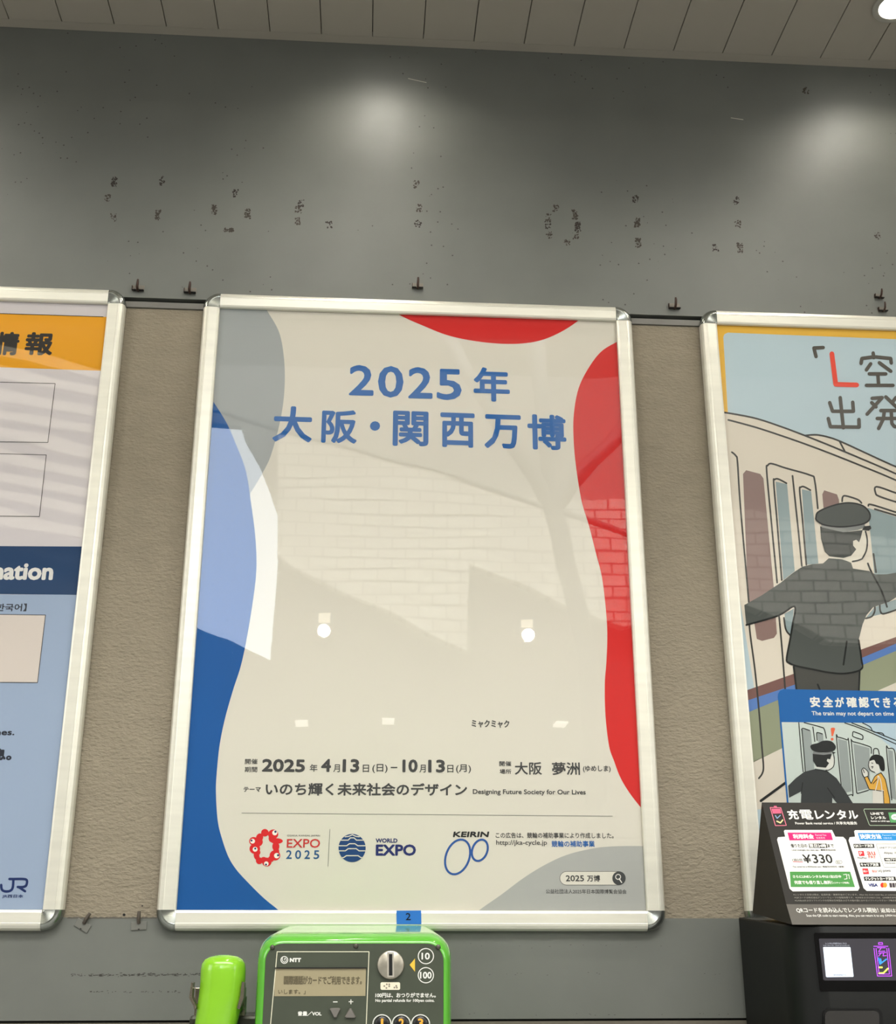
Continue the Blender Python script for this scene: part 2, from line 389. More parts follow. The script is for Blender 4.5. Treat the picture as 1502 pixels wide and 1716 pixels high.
# ================================================================== tape residue, scuffs, screws on the panels
M_res = mat('old_tape_residue', (58, 52, 43), rough=.8); M_res2 = mat('dark_tape_residue', (44, 38, 32), rough=.8)
z1 = zf(0, 0, 1.976); z2 = zf(742, 0, 1.976); PW0 = wallplane(0)
marks = z1([(378, 603), (357, 657), (377, 720), (537, 598), (523, 712), (709, 695), (780, 640), (820, 707), (758, 762), (997, 672), (988, 693), (988, 733), (1090, 743), (1380, 610), (1388, 690), (1384, 742)]) + \
    z2([(375, 690), (350, 720), (347, 745), (352, 778), (438, 712), (448, 750), (440, 780), (412, 800), (640, 660), (645, 738), (648, 803), (972, 665), (978, 742), (985, 822), (905, 820), (1442, 780), (1203, 300)])
vert = {5, 20, 21, 25, 26, 0, 3, 4}
for i, (x, y) in enumerate(marks):
    polys = []
    big = i in (0, 4, 5, 7, 8, 20, 21, 25, 26, 29)
    for _ in range(46 if big else 20):
        w, h = (4.5, 8) if i in vert or big else (5, 6)
        if i == 8: w, h = 8.5, 3
        cx, cy = x+random.uniform(-w, w), y+random.uniform(-h, h); s = random.uniform(.6, 2.0)
        a0 = random.random()*6
        polys.append([(cx+s*random.uniform(.5, 1.4)*math.cos(a0+k*1.26), cy+s*random.uniform(.5, 1.4)*math.sin(a0+k*1.26)) for k in range(5)])
    flat('tape_residue', PW0, polys, M_res if i % 3 else M_res2, wu, layer=1)
polys = []
for _ in range(130):
    x = random.uniform(118, 335); x = max(118, min(420, x)); y = 1634 + random.gauss(0, 1.2) - (x-118)*.006; l = random.uniform(1, 6)
    polys.append([(x, y), (x+l, y-random.uniform(0, .8)), (x+l, y+.6), (x, y+.8)])
for _ in range(36):
    x = random.uniform(150, 300); y = 1662 + random.gauss(0, .9); l = random.uniform(1, 4)
    polys.append([(x, y), (x+l, y-.2), (x+l, y+.6), (x, y+.8)])
for _ in range(40):
    x = random.uniform(780, 1230); y = random.choice((1632, 1585, 1700)) + random.gauss(0, 2); l = random.uniform(1, 3)
    polys.append([(x, y), (x+l, y-.2), (x+l, y+.4), (x, y+.6)])
tag(flat('scuff_marks', PW0, polys, mat('scuff', (52, 50, 45), rough=.8), lp, layer=1), kind='stuff')
flat('pale_scratch', PW0, [[(1225, 197), (1246, 200), (1246, 201.2), (1225, 198)], [(684, 131), (697, 134), (715, 138), (715, 139), (697, 135), (684, 132)]], mat('pale_scratch', (190, 185, 170)), wu, layer=1)
flat('hole', wallplane(.003), [circ(208, 1533, 2.4)], M_black, wall, 2); flat('hole', wallplane(.003), [circ(238.5, 1518, 1.2)], M_black, wall, 2)
rag = [(112, 1538.6)]
while rag[-1][0] < 262: rag.append((rag[-1][0]+random.uniform(2, 5), 1537.4+random.uniform(-1.4, .5)))
rag += [(262, 1539.5), (112, 1539.5)]
flat('ragged_edge', wallplane(.0), [rag], mat('edge_chip', (88, 84, 76), rough=.8), lp, 2)

# ================================================================== hanging hooks
M_rust = mat('rusty_hook_steel', (62, 44, 36), rough=.55, metal=.4, noise=.2, nscale=300); M_clip = mat('dull_hook_plate', (116, 110, 100), rough=.5, metal=.3)
def hook(px, py, label, y=0., tilt=0., upper=True, scale=1.):
    c = P(px, py, y); t = empty('picture_hook', label, 'hook', 'picture hooks on the poster wall', loc=c); t.rotation_euler = (0, tilt, 0)
    s = scale
    if upper:
        boxobj('hook_plate', (-.0105*s, -.0015, -.004*s), (.0105*s, .0, .0075*s), M_clip, t, .0004)
        boxobj('hook_ledge', (-.0105*s, -.007, -.0045*s), (.0105*s, -.0015, -.0030*s), M_black, t, .0003)
        boxobj('plate_lip', (-.0108*s, -.006, -.0035*s), (-.0098*s, 0, .005*s), M_rust, t)
        tube('hook_finger', [(0, -.001, -.0035*s), (0, -.008, -.005*s), (.0, -.0125, -.0015*s), (.0005, -.0135, .007*s), (.0005, -.0135, .0125*s)], [.0022*s, .0023*s, .0024*s, .0024*s, .0018*s], M_rust, t)
    else:
        boxobj('hook_plate', (-.0115*s, -.002, -.008*s), (.0115*s, -.0005, .004*s), mat('painted_hook_plate', (104, 104, 97), rough=.5), t, .0005)
        tube('hook_finger', [(0, -.002, .002*s), (.0, -.005, .007*s), (.0004, -.006, .013*s), (.0006, -.006, .0185*s)], [.0028*s, .0028*s, .0027*s, .0022*s], mat('worn_hook_finger', (84, 76, 68), rough=.5, metal=.3), t)
        boxobj('plate_notch', (-.001, -.0024, -.0076*s), (.0015, -.0018, -.0062*s), M_black, t)
    return t
hook(232, 485, 'rusty picture hook left of its neighbour, above the first gap between posters')
hook(319, 489, 'rusty picture hook close to the top left corner of the expo poster frame')
hook(700, 481, 'picture hook directly above the middle of the expo poster frame', scale=.95)
hook(1130, 515, 'picture hook above the gap between the expo poster and the train staff poster')
hook(1473, 498, 'higher of the two stacked picture hooks above the train staff poster', tilt=.1, scale=.8)
hook(1479, 520, 'lower of the two stacked picture hooks, touching the train staff poster frame', scale=.8)
hook(140, 1549, 'grey painted hook tilted sideways at the bottom of the first gap', tilt=.5, upper=False)
hook(233, 1549, 'grey painted hook standing upright beside the tilted one in the bottom gap', tilt=-.05, upper=False)

# ================================================================== snap frames
M_al = mat('anodised_aluminium', (222, 219, 205), rough=.33, metal=.35, spec=.6, noise=.05, nscale=5, stretch=(1, 1, 14), bump=.05, bscale=900, bdist=.0002)
M_cap = mat('chromed_corner_cap', (150, 153, 146), rough=.22, metal=.85, noise=.3, nscale=60)
FWD, FHT, FB = .768, 1.070, .0295
PROF = [(0, .000), (0, .0090), (.0010, .0125), (.0035, .0158), (.0075, .0178), (.0105, .0182), (.0112, .0178), (.0255, .0172), (.0285, .0160), (.0295, .0135), (.0295, .0108)]
M_acr = acrylic()
def poster_frame(x0, label):
    t = empty('poster_frame', label, 'poster frame', 'aluminium poster frames', loc=(0, 0, 0))
    x1, z0, z1_ = x0+FWD, 0., FHT
    def rail(A, B, inward):
        A, B, inw = V(A), V(B), V(inward); vs = []
        for e in (A, B): vs += [e + inw*a + V((0, -h, 0)) for a, h in PROF]
        n = len(PROF); fs = [(i, i+1, n+i+1, n+i) for i in range(n-1)] + [(n-1, 0, n, 2*n-1), tuple(range(n)), tuple(range(n, 2*n))]
        bm = bmesh.new(); bv = [bm.verts.new(v) for v in vs]
        for f in fs: bm.faces.new([bv[i] for i in f])
        return bmobj('frame_rail', bm, M_al, t)
    rail((x0+FB, 0, z1_), (x1-FB, 0, z1_), (0, 0, -1)); rail((x0+FB, 0, z0), (x1-FB, 0, z0), (0, 0, 1))
    rail((x0, 0, z0+FB), (x0, 0, z1_-FB), (1, 0, 0)); rail((x1, 0, z0+FB), (x1, 0, z1_-FB), (-1, 0, 0))
    for cx, cz, a0 in ((x0+FB, z1_-FB, 90), (x1-FB, z1_-FB, 0), (x0+FB, z0+FB, 180), (x1-FB, z0+FB, 270)):
        rings = []; N = 10
        for k in range(N+1):
            a = math.radians(a0+90*k/N); d = V((math.cos(a), 0, math.sin(a)))
            rings.append([V((cx, 0, cz)) + d*(FB-a_+(.0006 if a_ < .02 else 0)) + V((0, -h-(.0004 if h > .01 else 0), 0)) for a_, h in PROF if a_ <= .0295-1e-6] + [V((cx, -.0155, cz)), V((cx, 0, cz))])
        n = len(rings[0]); bm = bmesh.new(); bv = [[bm.verts.new(v) for v in r] for r in rings]
        for k in range(N):
            for i in range(n-1): bm.faces.new((bv[k][i], bv[k][i+1], bv[k+1][i+1], bv[k+1][i]))
        bmesh.ops.remove_doubles(bm, verts=bm.verts, dist=1e-6)
        o = bmobj('corner_cap', bm, M_cap, t)
        for p in o.data.polygons: p.use_smooth = True
        o.data.set_sharp_from_angle(angle=math.radians(40))
    boxobj('back_board', (x0+.02, -.0045, z0+.02), (x1-.02, -.0005, z1_-.02), M_black, t)
    c = meshobj('cover_sheet', [(x0+.0290, -.0122, z0+.029), (x1-.0290, -.0122, z0+.029), (x1-.0290, -.0122, z1_-.029), (x0+.0290, -.0122, z1_-.029)], [(0, 1, 2, 3)], M_acr, t)
    return t
XL, XR = -.13638-FWD, FWD+.12647
poster_frame(XL, 'silver poster frame holding the orange headed information poster, cut by the left edge')
poster_frame(0., 'silver poster frame in the middle holding the expo poster')
poster_frame(XR, 'silver poster frame holding the train staff poster beside the charging station')
YP = -.0095
PP = wallplane(YP)
def sheet(name, x0, color, label, cat='poster'):
    o = boxobj(name, (x0+.024, YP, .024), (x0+FWD-.024, YP+.0006, FHT-.024), mat(name+'_paper', color, rough=.7, spec=.2, bump=0), None)
    return tag(o, label, cat), (x0+.0245, x0+FWD-.0245, .0245, FHT-.0245)

# ------------------------------------------------------------------ middle poster
BLUE, RED, GREY, INK = (14, 82, 150), (200, 40, 38), (156, 160, 160), (66, 66, 66)
po, CL = sheet('expo_poster', 0., (209, 204, 192), 'pale expo poster with red, blue and grey curved shapes and large blue Japanese title')
bl = smoothpts([(357.5, 673), (380, 709), (396, 746), (412, 789), (421.4, 847.5), (428, 900), (430, 950), (425, 1000), (414.5, 1065), (404, 1115), (390.5, 1157), (377, 1205), (368, 1250), (363, 1300), (362, 1330), (365, 1375), (372, 1405), (383, 1436), (396, 1457), (413, 1476), (440, 1503), (463, 1522), (475, 1532)])
flat('grey_shape', PP, [smoothpts([(440, 508), (449, 522.6), (469, 560), (477, 613), (475.8, 666), (467.8, 714), (454.5, 762), (443.8, 786), (430, 810), (405, 850)]) + [(300, 850), (320, 500)]], ink(GREY), po, 1, CL)
lab(flat('blue_shape', PP, [bl + [(230, 1540), (300, 900), (340, 673)]], ink(BLUE), po, 2, CL), 'blue wave running down the left side')
red1 = smoothpts([(640, 510), (672.8, 529.5), (704.8, 544), (752.7, 562.6), (806, 573), (859, 576.4), (902, 571.6), (939, 557), (971, 536), (990, 515)])
lab(flat('red_cap_shape', PP, [red1], ink(RED), po, 1, CL), 'red curved shape at the top edge')
red2 = smoothpts([(1060, 560), (1034, 573), (1008, 589), (987, 616), (970, 650.5), (962, 693), (961.5, 735.7), (965.8, 783.6), (975, 840), (987, 880), (997.8, 922.6), (1008.5, 965), (1014.8, 1013), (1018, 1061), (1016.5, 1109), (1013.8, 1146), (1015, 1199.6), (1021, 1250), (1029.6, 1276), (1039.8, 1302.7), (1054.5, 1327.6), (1075, 1354), (1095, 1375)])
lab(flat('red_wave_shape', PP, [red2 + [(1120, 1375), (1100, 560)]], ink(RED), po, 1, CL), 'red wave running down the right side')
gr2 = smoothpts([(795, 1532), (809, 1521), (840.6, 1499), (875.8, 1472.6), (911, 1450.7), (949, 1433), (993, 1422), (1028, 1418.4), (1078.5, 1417.9), (1120, 1420)])
flat('grey_corner_shape', PP, [gr2 + [(1120, 1540)]], ink((166, 167, 163)), po, 1, CL)
IB, IK = ink((28, 92, 160)), ink(INK)
text('title_lettering', PP, [('2', 584.5, 626, 611.5, 662.5, 1), ('0', 633, 676, 613, 666, 1), ('2', 684, 725, 615, 667.5, 1), ('5', 732, 774, 618, 670, 1), ('年', 794, 855, 615, 672, 2),
     ('大', 456, 522.5, 680, 740, 2), ('阪', 538, 598, 686, 742, 2), ('・', 620, 637, 706, 722), ('関', 658, 718, 688, 747, 2), ('西', 738, 796, 691, 749, 2), ('万', 812, 874, 694, 751, 2), ('博', 885, 950, 694, 753, 2)], IB, po, 3, bold=.028)
text('caption_lettering', PP, [('ミャクミャク', 790.5, 854, 1206, 1219, 1)], IK, po, 3, bold=.03)
text('date_lettering', PP, [('2025', 438.7, 511, 1271.6, 1293.3, 1), ('4', 538, 554.6, 1271.8, 1293.6), ('13', 574, 602, 1272, 1294.4), ('10', 674.5, 700, 1272.6, 1294.4), ('13', 717.6, 746, 1273, 1294.8)], IK, po, 3, bold=.05)
text('date_note_lettering', PP, [('開催', 410.5, 431.5, 1271.6, 1280.6), ('期間', 410, 431, 1285, 1294), ('年', 519, 532, 1280.6, 1293.4), ('月', 558.6, 569.5, 1281, 1294), ('日', 608, 618.5, 1281.5, 1294), ('(日)', 624, 649.5, 1280.4, 1295.6),
     ('ー', 655, 666, 1285.2, 1287.2), ('月', 703.2, 713.6, 1281.5, 1294.6), ('日', 749.8, 760, 1282, 1294.6), ('(月)', 764.5, 789.5, 1281, 1296)], IK, po, 3, bold=.014)
text('venue_lettering', PP, [('開催', 837, 857, 1275.5, 1284), ('場所', 837.5, 857, 1289, 1297), ('大阪', 863, 908.6, 1277, 1298.4), ('夢洲', 925.6, 972.4, 1277.3, 1298.8), ('(ゆめしま)', 977.4, 1023.7, 1283, 1294.4)], IK, po, 3, bold=.02)
text('theme_lettering', PP, [('テーマ', 408, 437, 1319, 1327), ('いのち輝く未来社会のデザイン', 444.7, 783, 1311.4, 1333, 1)], IK, po, 3, bold=.03)
text('english_theme_lettering', PP, [('Designing Future Society for Our Lives', 792.6, 982, 1322.4, 1333, 1)], IK, po, 3, bold=.025)
stroke('divider_line', PP, [[(405.4, 1362.5), (1026.6, 1367.8)], [(553, 1389.8), (549.8, 1452)]], .9, ink((120, 120, 115)), po, 3, curve=False, each=True)
g = zf(400, 1370, 4.694)
blobs = [(207, 120, 30, 30, 0), (272, 132, 40, 38, 0), (165, 158, 28, 34, 20), (118, 186, 35, 33, 0), (160, 197, 28, 34, 40), (128, 246, 42, 40, 0), (262, 165, 26, 30, 0), (300, 185, 48, 22, 0), (293, 228, 28, 36, 0), (286, 298, 42, 40, 0), (296, 265, 24, 25, 0), (256, 325, 24, 24, 0), (222, 350, 37, 35, 0), (198, 335, 28, 25, 0), (163, 340, 27, 27, 0), (142, 302, 22, 34, -15), (150, 275, 22, 22, 0)]
lab(flat('emblem_ring', PP, [g(circ(a, b, c, d, e)) for a, b, c, d, e in blobs], ink((205, 34, 38)), po, 3), 'small ring emblem of red blobs with eyes')
flat('emblem_eye', PP, [g(circ(*c)) for c in ((285, 120, 20), (110, 186, 19), (130, 250, 19), (300, 300, 21), (218, 363, 18))], ink((232, 228, 218)), po, 4, each=True)
flat('emblem_pupil', PP, [g(circ(*c)) for c in ((290, 112, 9), (102, 181, 8), (131, 244, 8), (311, 297, 9), (216, 370, 8))], ink((30, 50, 95)), po, 5, each=True)
text('emblem_lettering', PP, [('EXPO', 480.5, 536.3, 1405.8, 1420.7)], ink((190, 50, 48)), po, 3, bold=.02)
text('emblem_year_lettering', PP, [('2', 479.3, 489, 1424.7, 1439.3), ('0', 494.5, 504.5, 1424.7, 1439.5), ('2', 510, 519.5, 1424.8, 1439.4), ('5', 525.5, 535, 1425, 1439.6)], ink((30, 80, 130)), po, 3, bold=.02)
text('emblem_place_lettering', PP, [('OSAKA, KANSAI, JAPAN', 481.4, 536.3, 1398.8, 1402.6)], IK, po, 3)
flat('globe_emblem', PP, [g(circ(893, 240, 107, 111, n=40))], ink((24, 62, 112)), po, 3)
paper_i = ink((207, 202, 190))
stroke('globe_line', PP, [g(l) for l in ([(838, 152), (868, 148), (895, 136), (922, 148), (950, 152)], [(800, 178), (862, 178), (880, 160), (908, 160), (928, 178), (990, 178)],
       [(782, 222), (850, 222), (872, 206), (915, 206), (938, 222), (1006, 222)], [(780, 262), (840, 262), (862, 245), (925, 245), (948, 262), (1008, 262)], [(800, 318), (828, 314), (848, 300), (940, 300), (960, 314), (990, 318)])], 1.7, paper_i, po, 4, curve=False, each=True)
text('globe_lettering', PP, [('WORLD', 629.7, 666.3, 1405, 1412.3), ('EXPO', 629.7, 697.2, 1415, 1434.2)], ink((34, 44, 100)), po, 3, bold=.05)
g = zf(700, 1250, 3.4136)
text('cycling_lettering', PP, [('KEIRIN', 759, 818.5, 1393.5, 1403)], ink((40, 40, 40)), po, 3, bold=.07, slant=.2)
stroke('cycling_wheels', PP, [g(circ(229, 635, 67, 103, 20, 30)), g(circ(356, 597, 43, 63, 20, 26))], 3.6, ink((44, 84, 150)), po, 3, curve=False, closed=True, each=True)
text('notice_lettering', PP, [('この広告は、競輪の補助事業により作成しました。', 831, 1028.7, 1395, 1404.6, .5), ('http://jka-cycle.jp', 831.8, 917, 1407.8, 1418.2)], IK, po, 3, bold=.015)
text('blue_notice_lettering', PP, [('競輪の補助事業', 924.7, 997, 1408.8, 1419.4)], IB, po, 3, bold=.02)
def pill(x0, x1, y0, y1):
    r = (y1-y0)/2; return [(x1-r+r*math.cos(a), (y0+y1)/2+r*math.sin(a)) for a in [(-90+15*k)*PI/180 for k in range(13)]] + [(x0+r+r*math.cos(a), (y0+y1)/2+r*math.sin(a)) for a in [(90+15*k)*PI/180 for k in range(13)]]
flat('search_box_outline', PP, [pill(938, 1048.6, 1460, 1483.5)], ink((90, 90, 88)), po, 3)
flat('search_box', PP, [pill(938.8, 1047.8, 1460.8, 1482.7)], ink((212, 208, 196)), po, 4)
flat('search_button', PP, [circ(1037.5, 1471.8, 11.2, 11.5)], ink((66, 68, 68)), po, 5)
stroke('magnifier_icon', PP, [circ(1036, 1469.5, 4.2, n=16)], 1.3, ink((225, 222, 215)), po, 6, curve=False, closed=True)
stroke('magnifier_icon', PP, [[(1037.8, 1472.5), (1042, 1479)]], 1.8, ink((225, 222, 215)), po, 6)
text('search_lettering', PP, [('2025', 948.4, 979, 1466.8, 1477), ('万博', 984, 1006, 1466.6, 1477.4)], IK, po, 6, bold=.03)
text('association_lettering', PP, [('公益社団法人2025年日本国際博覧会協会', 915, 1050.3, 1490, 1497.4, .5)], IK, po, 3, bold=.01)

# ------------------------------------------------------------------ left poster
pl_, CLL = sheet('information_poster', XL, (204, 198, 200), 'information poster with orange header and navy band, cut by the left edge')
flat('blue_ground', PP, [[(-400, 995.3), (150, 996.6), (150, 1540), (-400, 1540)]], ink((148, 164, 188)), pl_, 1, CLL)
flat('orange_header', PP, [[(-400, 513), (190, 531.5), (190, 622), (-400, 602)]], ink((222, 156, 34)), pl_, 1, CLL)
stroke('header_line', PP, [[(-400, 513), (173, 531)]], 1.2, ink((50, 46, 40)), pl_, 2, curve=False)
flat('navy_band', PP, [[(-400, 913), (150, 916), (150, 997), (-400, 992)]], ink((34, 62, 98)), pl_, 2, CLL)
text('header_lettering', PP, [('情', -9, 29.5, 556, 595, 1), ('報', 40, 87, 556.6, 595, 1)], ink((48, 46, 44)), pl_, 3, bold=.038)
text('band_lettering', PP, [('Information', -106, 88, 941, 971, 1.5)], ink((214, 212, 208)), pl_, 3, bold=.05)
cards = [[(-60, 639), (92.5, 643), (80.4, 741.6), (-60, 740)], [(-60, 759), (77.7, 762.5), (66.2, 865.7), (-60, 864.5)], [(-60, 1029), (76.4, 1030.8), (63, 1144), (-60, 1143)]]
for c, colr in zip(cards, ((204, 198, 200), (204, 198, 200), (204, 194, 186))):
    flat('blank_card', PP, [c], ink(colr), pl_, 3); stroke('card_outline', PP, [c], 1.1, ink((60, 58, 58)), pl_, 4, curve=False, closed=True)
text('language_lettering', PP, [('【한국어】', -14, 44, 1011.5, 1024.5)], ink((50, 52, 60)), pl_, 3, bold=.025)
text('body_lettering', PP, [('train lines.', -64, 24, 1222, 1232.3), ('休息。', -40, 19, 1254, 1274, .5)], ink((44, 48, 58)), pl_, 3, bold=.05)
g = zf(0, 1280, 3.755)
stroke('railway_logo', PP, [g([(8, 762), (12, 790), (30, 802), (62, 800), (80, 780), (85, 725)]), g([(85, 725), (150, 725), (170, 735), (165, 765), (145, 775), (112, 775)])], 4.2, ink((26, 44, 92)), pl_, 3)
stroke('railway_logo', PP, [g([(118, 775), (158, 802)]), g([(88, 725), (60, 725)])], 4.2, ink((26, 44, 92)), pl_, 3, curve=False)
text('railway_lettering', PP, [('JR西日本', 3.5, 38.6, 1499, 1505.4)], ink((26, 44, 92)), pl_, 3, bold=.03)

# ------------------------------------------------------------------ right poster
pr, CLR = sheet('train_staff_poster', XR, (226, 178, 70), 'illustrated poster of a uniformed train conductor beside a train, behind the charging sign')
LN = ink((58, 57, 54)); CREAM = ink((214, 205, 190))
a3, a4, a5, a7 = zf(1140, 440, 4.149), zf(1180, 700, 4.665), zf(1180, 980, 4.516), zf(1230, 1040, 5.522)
flat('sky_ground', PP, [[(1212.5, 565), (1214.5, 560), (1220, 557.5), (1800, 580), (1800, 1500), (1268, 1500)]], ink((180, 198, 206)), pr, 1, CLR)
roof = a4([(100, -50), (380, 0), (600, 70), (800, 145), (880, 135), (980, 155), (1075, 190), (1250, 270), (1502, 385), (2600, 900)])
flat('train_body', PP, [a4([(100, -50)]) + roof[1:] + a5([(2600, 0), (1454, 395), (1190, 490), (680, 675), (380, 780), (270, 100)])], CREAM, pr, 2, CLR)
flat('brown_stripe', PP, [a5([(325, 798), (675, 675), (1190, 490), (1454, 395), (2400, 60), (2400, 160), (1454, 445), (1190, 555), (690, 755), (325, 877)])], ink((116, 84, 78)), pr, 3, CLR)
flat('blue_stripe', PP, [a5([(325, 877), (690, 755), (1190, 555), (1454, 445), (2400, 160), (2400, 220), (1454, 500), (1195, 610), (325, 969)])], ink((86, 120, 178)), pr, 3, CLR)
flat('green_ground', PP, [a5([(325, 969), (1195, 610), (1454, 500), (2400, 220), (2400, 350), (1454, 740), (1330, 795), (585, 1240), (340, 1360)])], ink((140, 145, 120)), pr, 3, CLR)
flat('platform_ground', PP, [a5([(350, 1350), (585, 1240), (1330, 795), (1454, 740), (2400, 350), (2400, 1700), (350, 1700)])], ink((208, 200, 186)), pr, 3, CLR)
flat('mauve_window', PP, [a4([(305, 440), (330, 411), (440, 440), (465, 475), (545, 1320)]) + a5([(552, 370), (530, 402), (440, 425), (400, 410), (383, 300)]) + a4([(345, 1430)]), a4([(925, 600), (940, 568), (1040, 600), (1055, 640), (1060, 700), (935, 710)])], ink((134, 110, 104)), pr, 3, CLR, each=True)
GL = ink((138, 154, 156))
flat('door_glass', PP, [a4([(560, 500), (650, 520), (710, 1200), (620, 1270)]), a4([(765, 560), (838, 575), (895, 1140), (805, 1150)]), a4([(1280, 705), (1700, 840), (1700, 1300), (1340, 1300)]), a5([(610, 220), (680, 180), (670, 300), (650, 385), (620, 340)]), a5([(1225, 250), (1290, 170), (1454, 110), (1454, 190), (1355, 220)])], GL, pr, 3, CLR, each=True)
stroke('train_outline', PP, [a4([(100, -50), (380, 0), (600, 70), (800, 145), (1000, 225), (1250, 330), (1502, 440), (2200, 760)]), a4([(190, 18), (400, 75), (600, 140), (800, 210), (1000, 285), (1250, 385), (1502, 490), (2200, 800)]),
        a4([(790, 140), (880, 135), (980, 155), (1075, 190), (1250, 270), (1502, 385), (2200, 690)]), a4([(1060, 185), (1100, 262)]),
        a4([(218, 270), (250, 300), (262, 350), (285, 700), (350, 1440)]) + a5([(345, 330), (380, 600), (400, 780), (420, 1000), (440, 1250), (450, 1380), (440, 1430), (415, 1465)]),
        a4([(572, 1290), (525, 800), (490, 420), (498, 375), (530, 360), (640, 395), (830, 450), (865, 490), (890, 710)]), a4([(608, 1270), (570, 800), (545, 510), (552, 485), (580, 480), (645, 513)]),
        a4([(692, 455), (735, 860), (765, 1160)]), a4([(800, 1150), (770, 800), (748, 570), (757, 545), (780, 540), (832, 567)]), a4([(1080, 655), (1085, 620), (1110, 612), (1200, 640), (1232, 668)]),
        a4([(1600, 620), (1502, 590), (1350, 540), (1342, 590), (1370, 615), (1502, 660)]), a4([(1285, 690), (1310, 680), (1502, 740), (1700, 800)]), a4([(1335, 715), (1502, 765)]), a4([(1325, 1065), (1345, 1210)]),
        a5([(565, 200), (590, 480), (615, 800)]), a5([(605, 250), (620, 340), (655, 385)]), a5([(1330, 150), (1335, 200), (1360, 220), (1454, 190)]), a5([(1225, 255), (1270, 240), (1292, 200), (1292, 165)])], 2.9, LN, pr, 4, CLR, each=True)
DK = ink((76, 80, 77)); DK2 = ink((62, 66, 64)); BK = ink((32, 34, 33))
body = a4([(930, 1140), (975, 1100), (1080, 1105), (1150, 1135), (1165, 1180), (1290, 1200), (1340, 1225), (1430, 1225), (1502, 1212), (2000, 1080), (2000, 1300)]) + a5([(1454, 95), (1400, 130), (1280, 170), (1230, 230), (1200, 300), (1170, 420), (1190, 560), (1190, 640), (1070, 670), (950, 665), (820, 640), (700, 615), (640, 590), (625, 560), (650, 420), (670, 300), (685, 165), (560, 235), (320, 305), (305, 150)]) + a4([(315, 1465), (450, 1390), (600, 1290), (700, 1210), (770, 1165), (850, 1145)])
flat('conductor_trousers', PP, [a5([(675, 605), (700, 830), (1175, 830), (1180, 640)])], ink((70, 70, 66)), pr, 5, CLR)
lab(flat('conductor_jacket', PP, [body], DK, pr, 6, CLR), 'dark uniform jacket of the drawn conductor')
stroke('jacket_outline', PP, [a5([(320, 305), (560, 235), (685, 165), (670, 300), (650, 420), (625, 560), (640, 590), (700, 615), (820, 640), (950, 665), (1070, 672), (1190, 640), (1190, 560), (1170, 420)]), a5([(1080, 430), (1055, 605)]), a5([(678, 620), (700, 800)]), a5([(1178, 650), (1172, 800)]), a5([(860, 755), (878, 800)]), a4([(1280, 1140), (1310, 1210), (1390, 1360), (1430, 1480)])], 3., BK, pr, 7, CLR)
flat('conductor_face', PP, [a4([(1100, 870), (1250, 870), (1265, 890), (1276, 960), (1268, 1050), (1235, 1105), (1150, 1130), (1080, 1110), (975, 1100), (980, 1080)])], ink((216, 210, 196)), pr, 6, CLR)
flat('conductor_hair', PP, [a4([(908, 850), (1100, 895), (1240, 880), (1225, 940), (1212, 975), (1190, 955), (1165, 965), (1165, 1000), (1190, 1030), (1150, 1080), (1090, 1098), (980, 1085), (945, 1050), (915, 950)])], DK2, pr, 7, CLR)
stroke('face_outline', PP, [a4([(1262, 890), (1276, 960), (1268, 1040), (1235, 1105)]), a4([(1160, 1125), (1200, 1118), (1235, 1105)])], 2.6, BK, pr, 8)
flat('cap_band', PP, [a4([(912, 820), (1060, 858), (1180, 848), (1255, 825), (1258, 858), (1200, 880), (1090, 897), (920, 858)])], ink((128, 130, 128)), pr, 8)
flat('cap_visor', PP, [a4([(1250, 850), (1300, 845), (1308, 866), (1288, 885), (1235, 880)])], BK, pr, 8)
hat = smoothpts(a4([(875, 775), (890, 740), (960, 705), (1060, 675), (1150, 668), (1240, 690), (1290, 740), (1295, 790), (1260, 825), (1180, 845), (1060, 855), (940, 840), (880, 805)]), 4, True)
flat('cap_crown', PP, [hat], DK, pr, 9); stroke('cap_outline', PP, [hat], 2.6, BK, pr, 10, curve=False, closed=True)
SK = ink((84, 80, 74))
stroke('headline_lettering', PP, [a3(l) for l in ([(995, 592), (930, 595), (945, 655)], [(1342, 630), (1346, 662)], [(1258, 702), (1264, 668), (1350, 656), (1464, 668), (1468, 700)], [(1325, 705), (1295, 748)], [(1385, 697), (1465, 757)], [(1315, 775), (1430, 775)], [(1375, 780), (1380, 850)], [(1295, 855), (1480, 855)],
        [(1113, 940), (1135, 1150)], [(1040, 975), (1060, 1035), (1205, 1035), (1200, 972)], [(1030, 1085), (1045, 1142), (1245, 1145), (1243, 1092)],
        [(1335, 945), (1405, 940), (1300, 1055)], [(1332, 975), (1362, 1005)], [(1430, 935), (1540, 1040)], [(1500, 940), (1475, 975)], [(1395, 1030), (1495, 1030)], [(1370, 1085), (1530, 1085)], [(1420, 1035), (1412, 1090), (1380, 1155)], [(1468, 1035), (1472, 1120), (1490, 1142), (1540, 1145)])], 6, SK, pr, 5, CLR, curve=False)
lab(stroke('headline_letter', PP, [a3([(1055, 635), (1082, 848), (1228, 852)])], 8, ink((224, 78, 62)), pr, 5, CLR, curve=False), 'red letter L')
HB = ink((28, 96, 164))
flat('inset_header', PP, [a7([(405, 710), (408, 680), (425, 650), (460, 635), (1502, 655), (3200, 690), (3200, 990), (1502, 950), (435, 940)]), a7([(410, 700), (440, 930), (512, 1760), (496, 1760), (425, 930)])], HB, pr, 8, CLR)
flat('inset_picture', PP, [a7([(440, 940), (1502, 950), (3200, 990), (3200, 1760), (512, 1760)])], ink((196, 206, 200)), pr, 8, CLR)
flat('inset_sky', PP, [a7([(1190, 948), (3200, 990), (3200, 1300), (1502, 1215)])], ink((176, 196, 208)), pr, 9, CLR)
WT = ink((226, 226, 218))
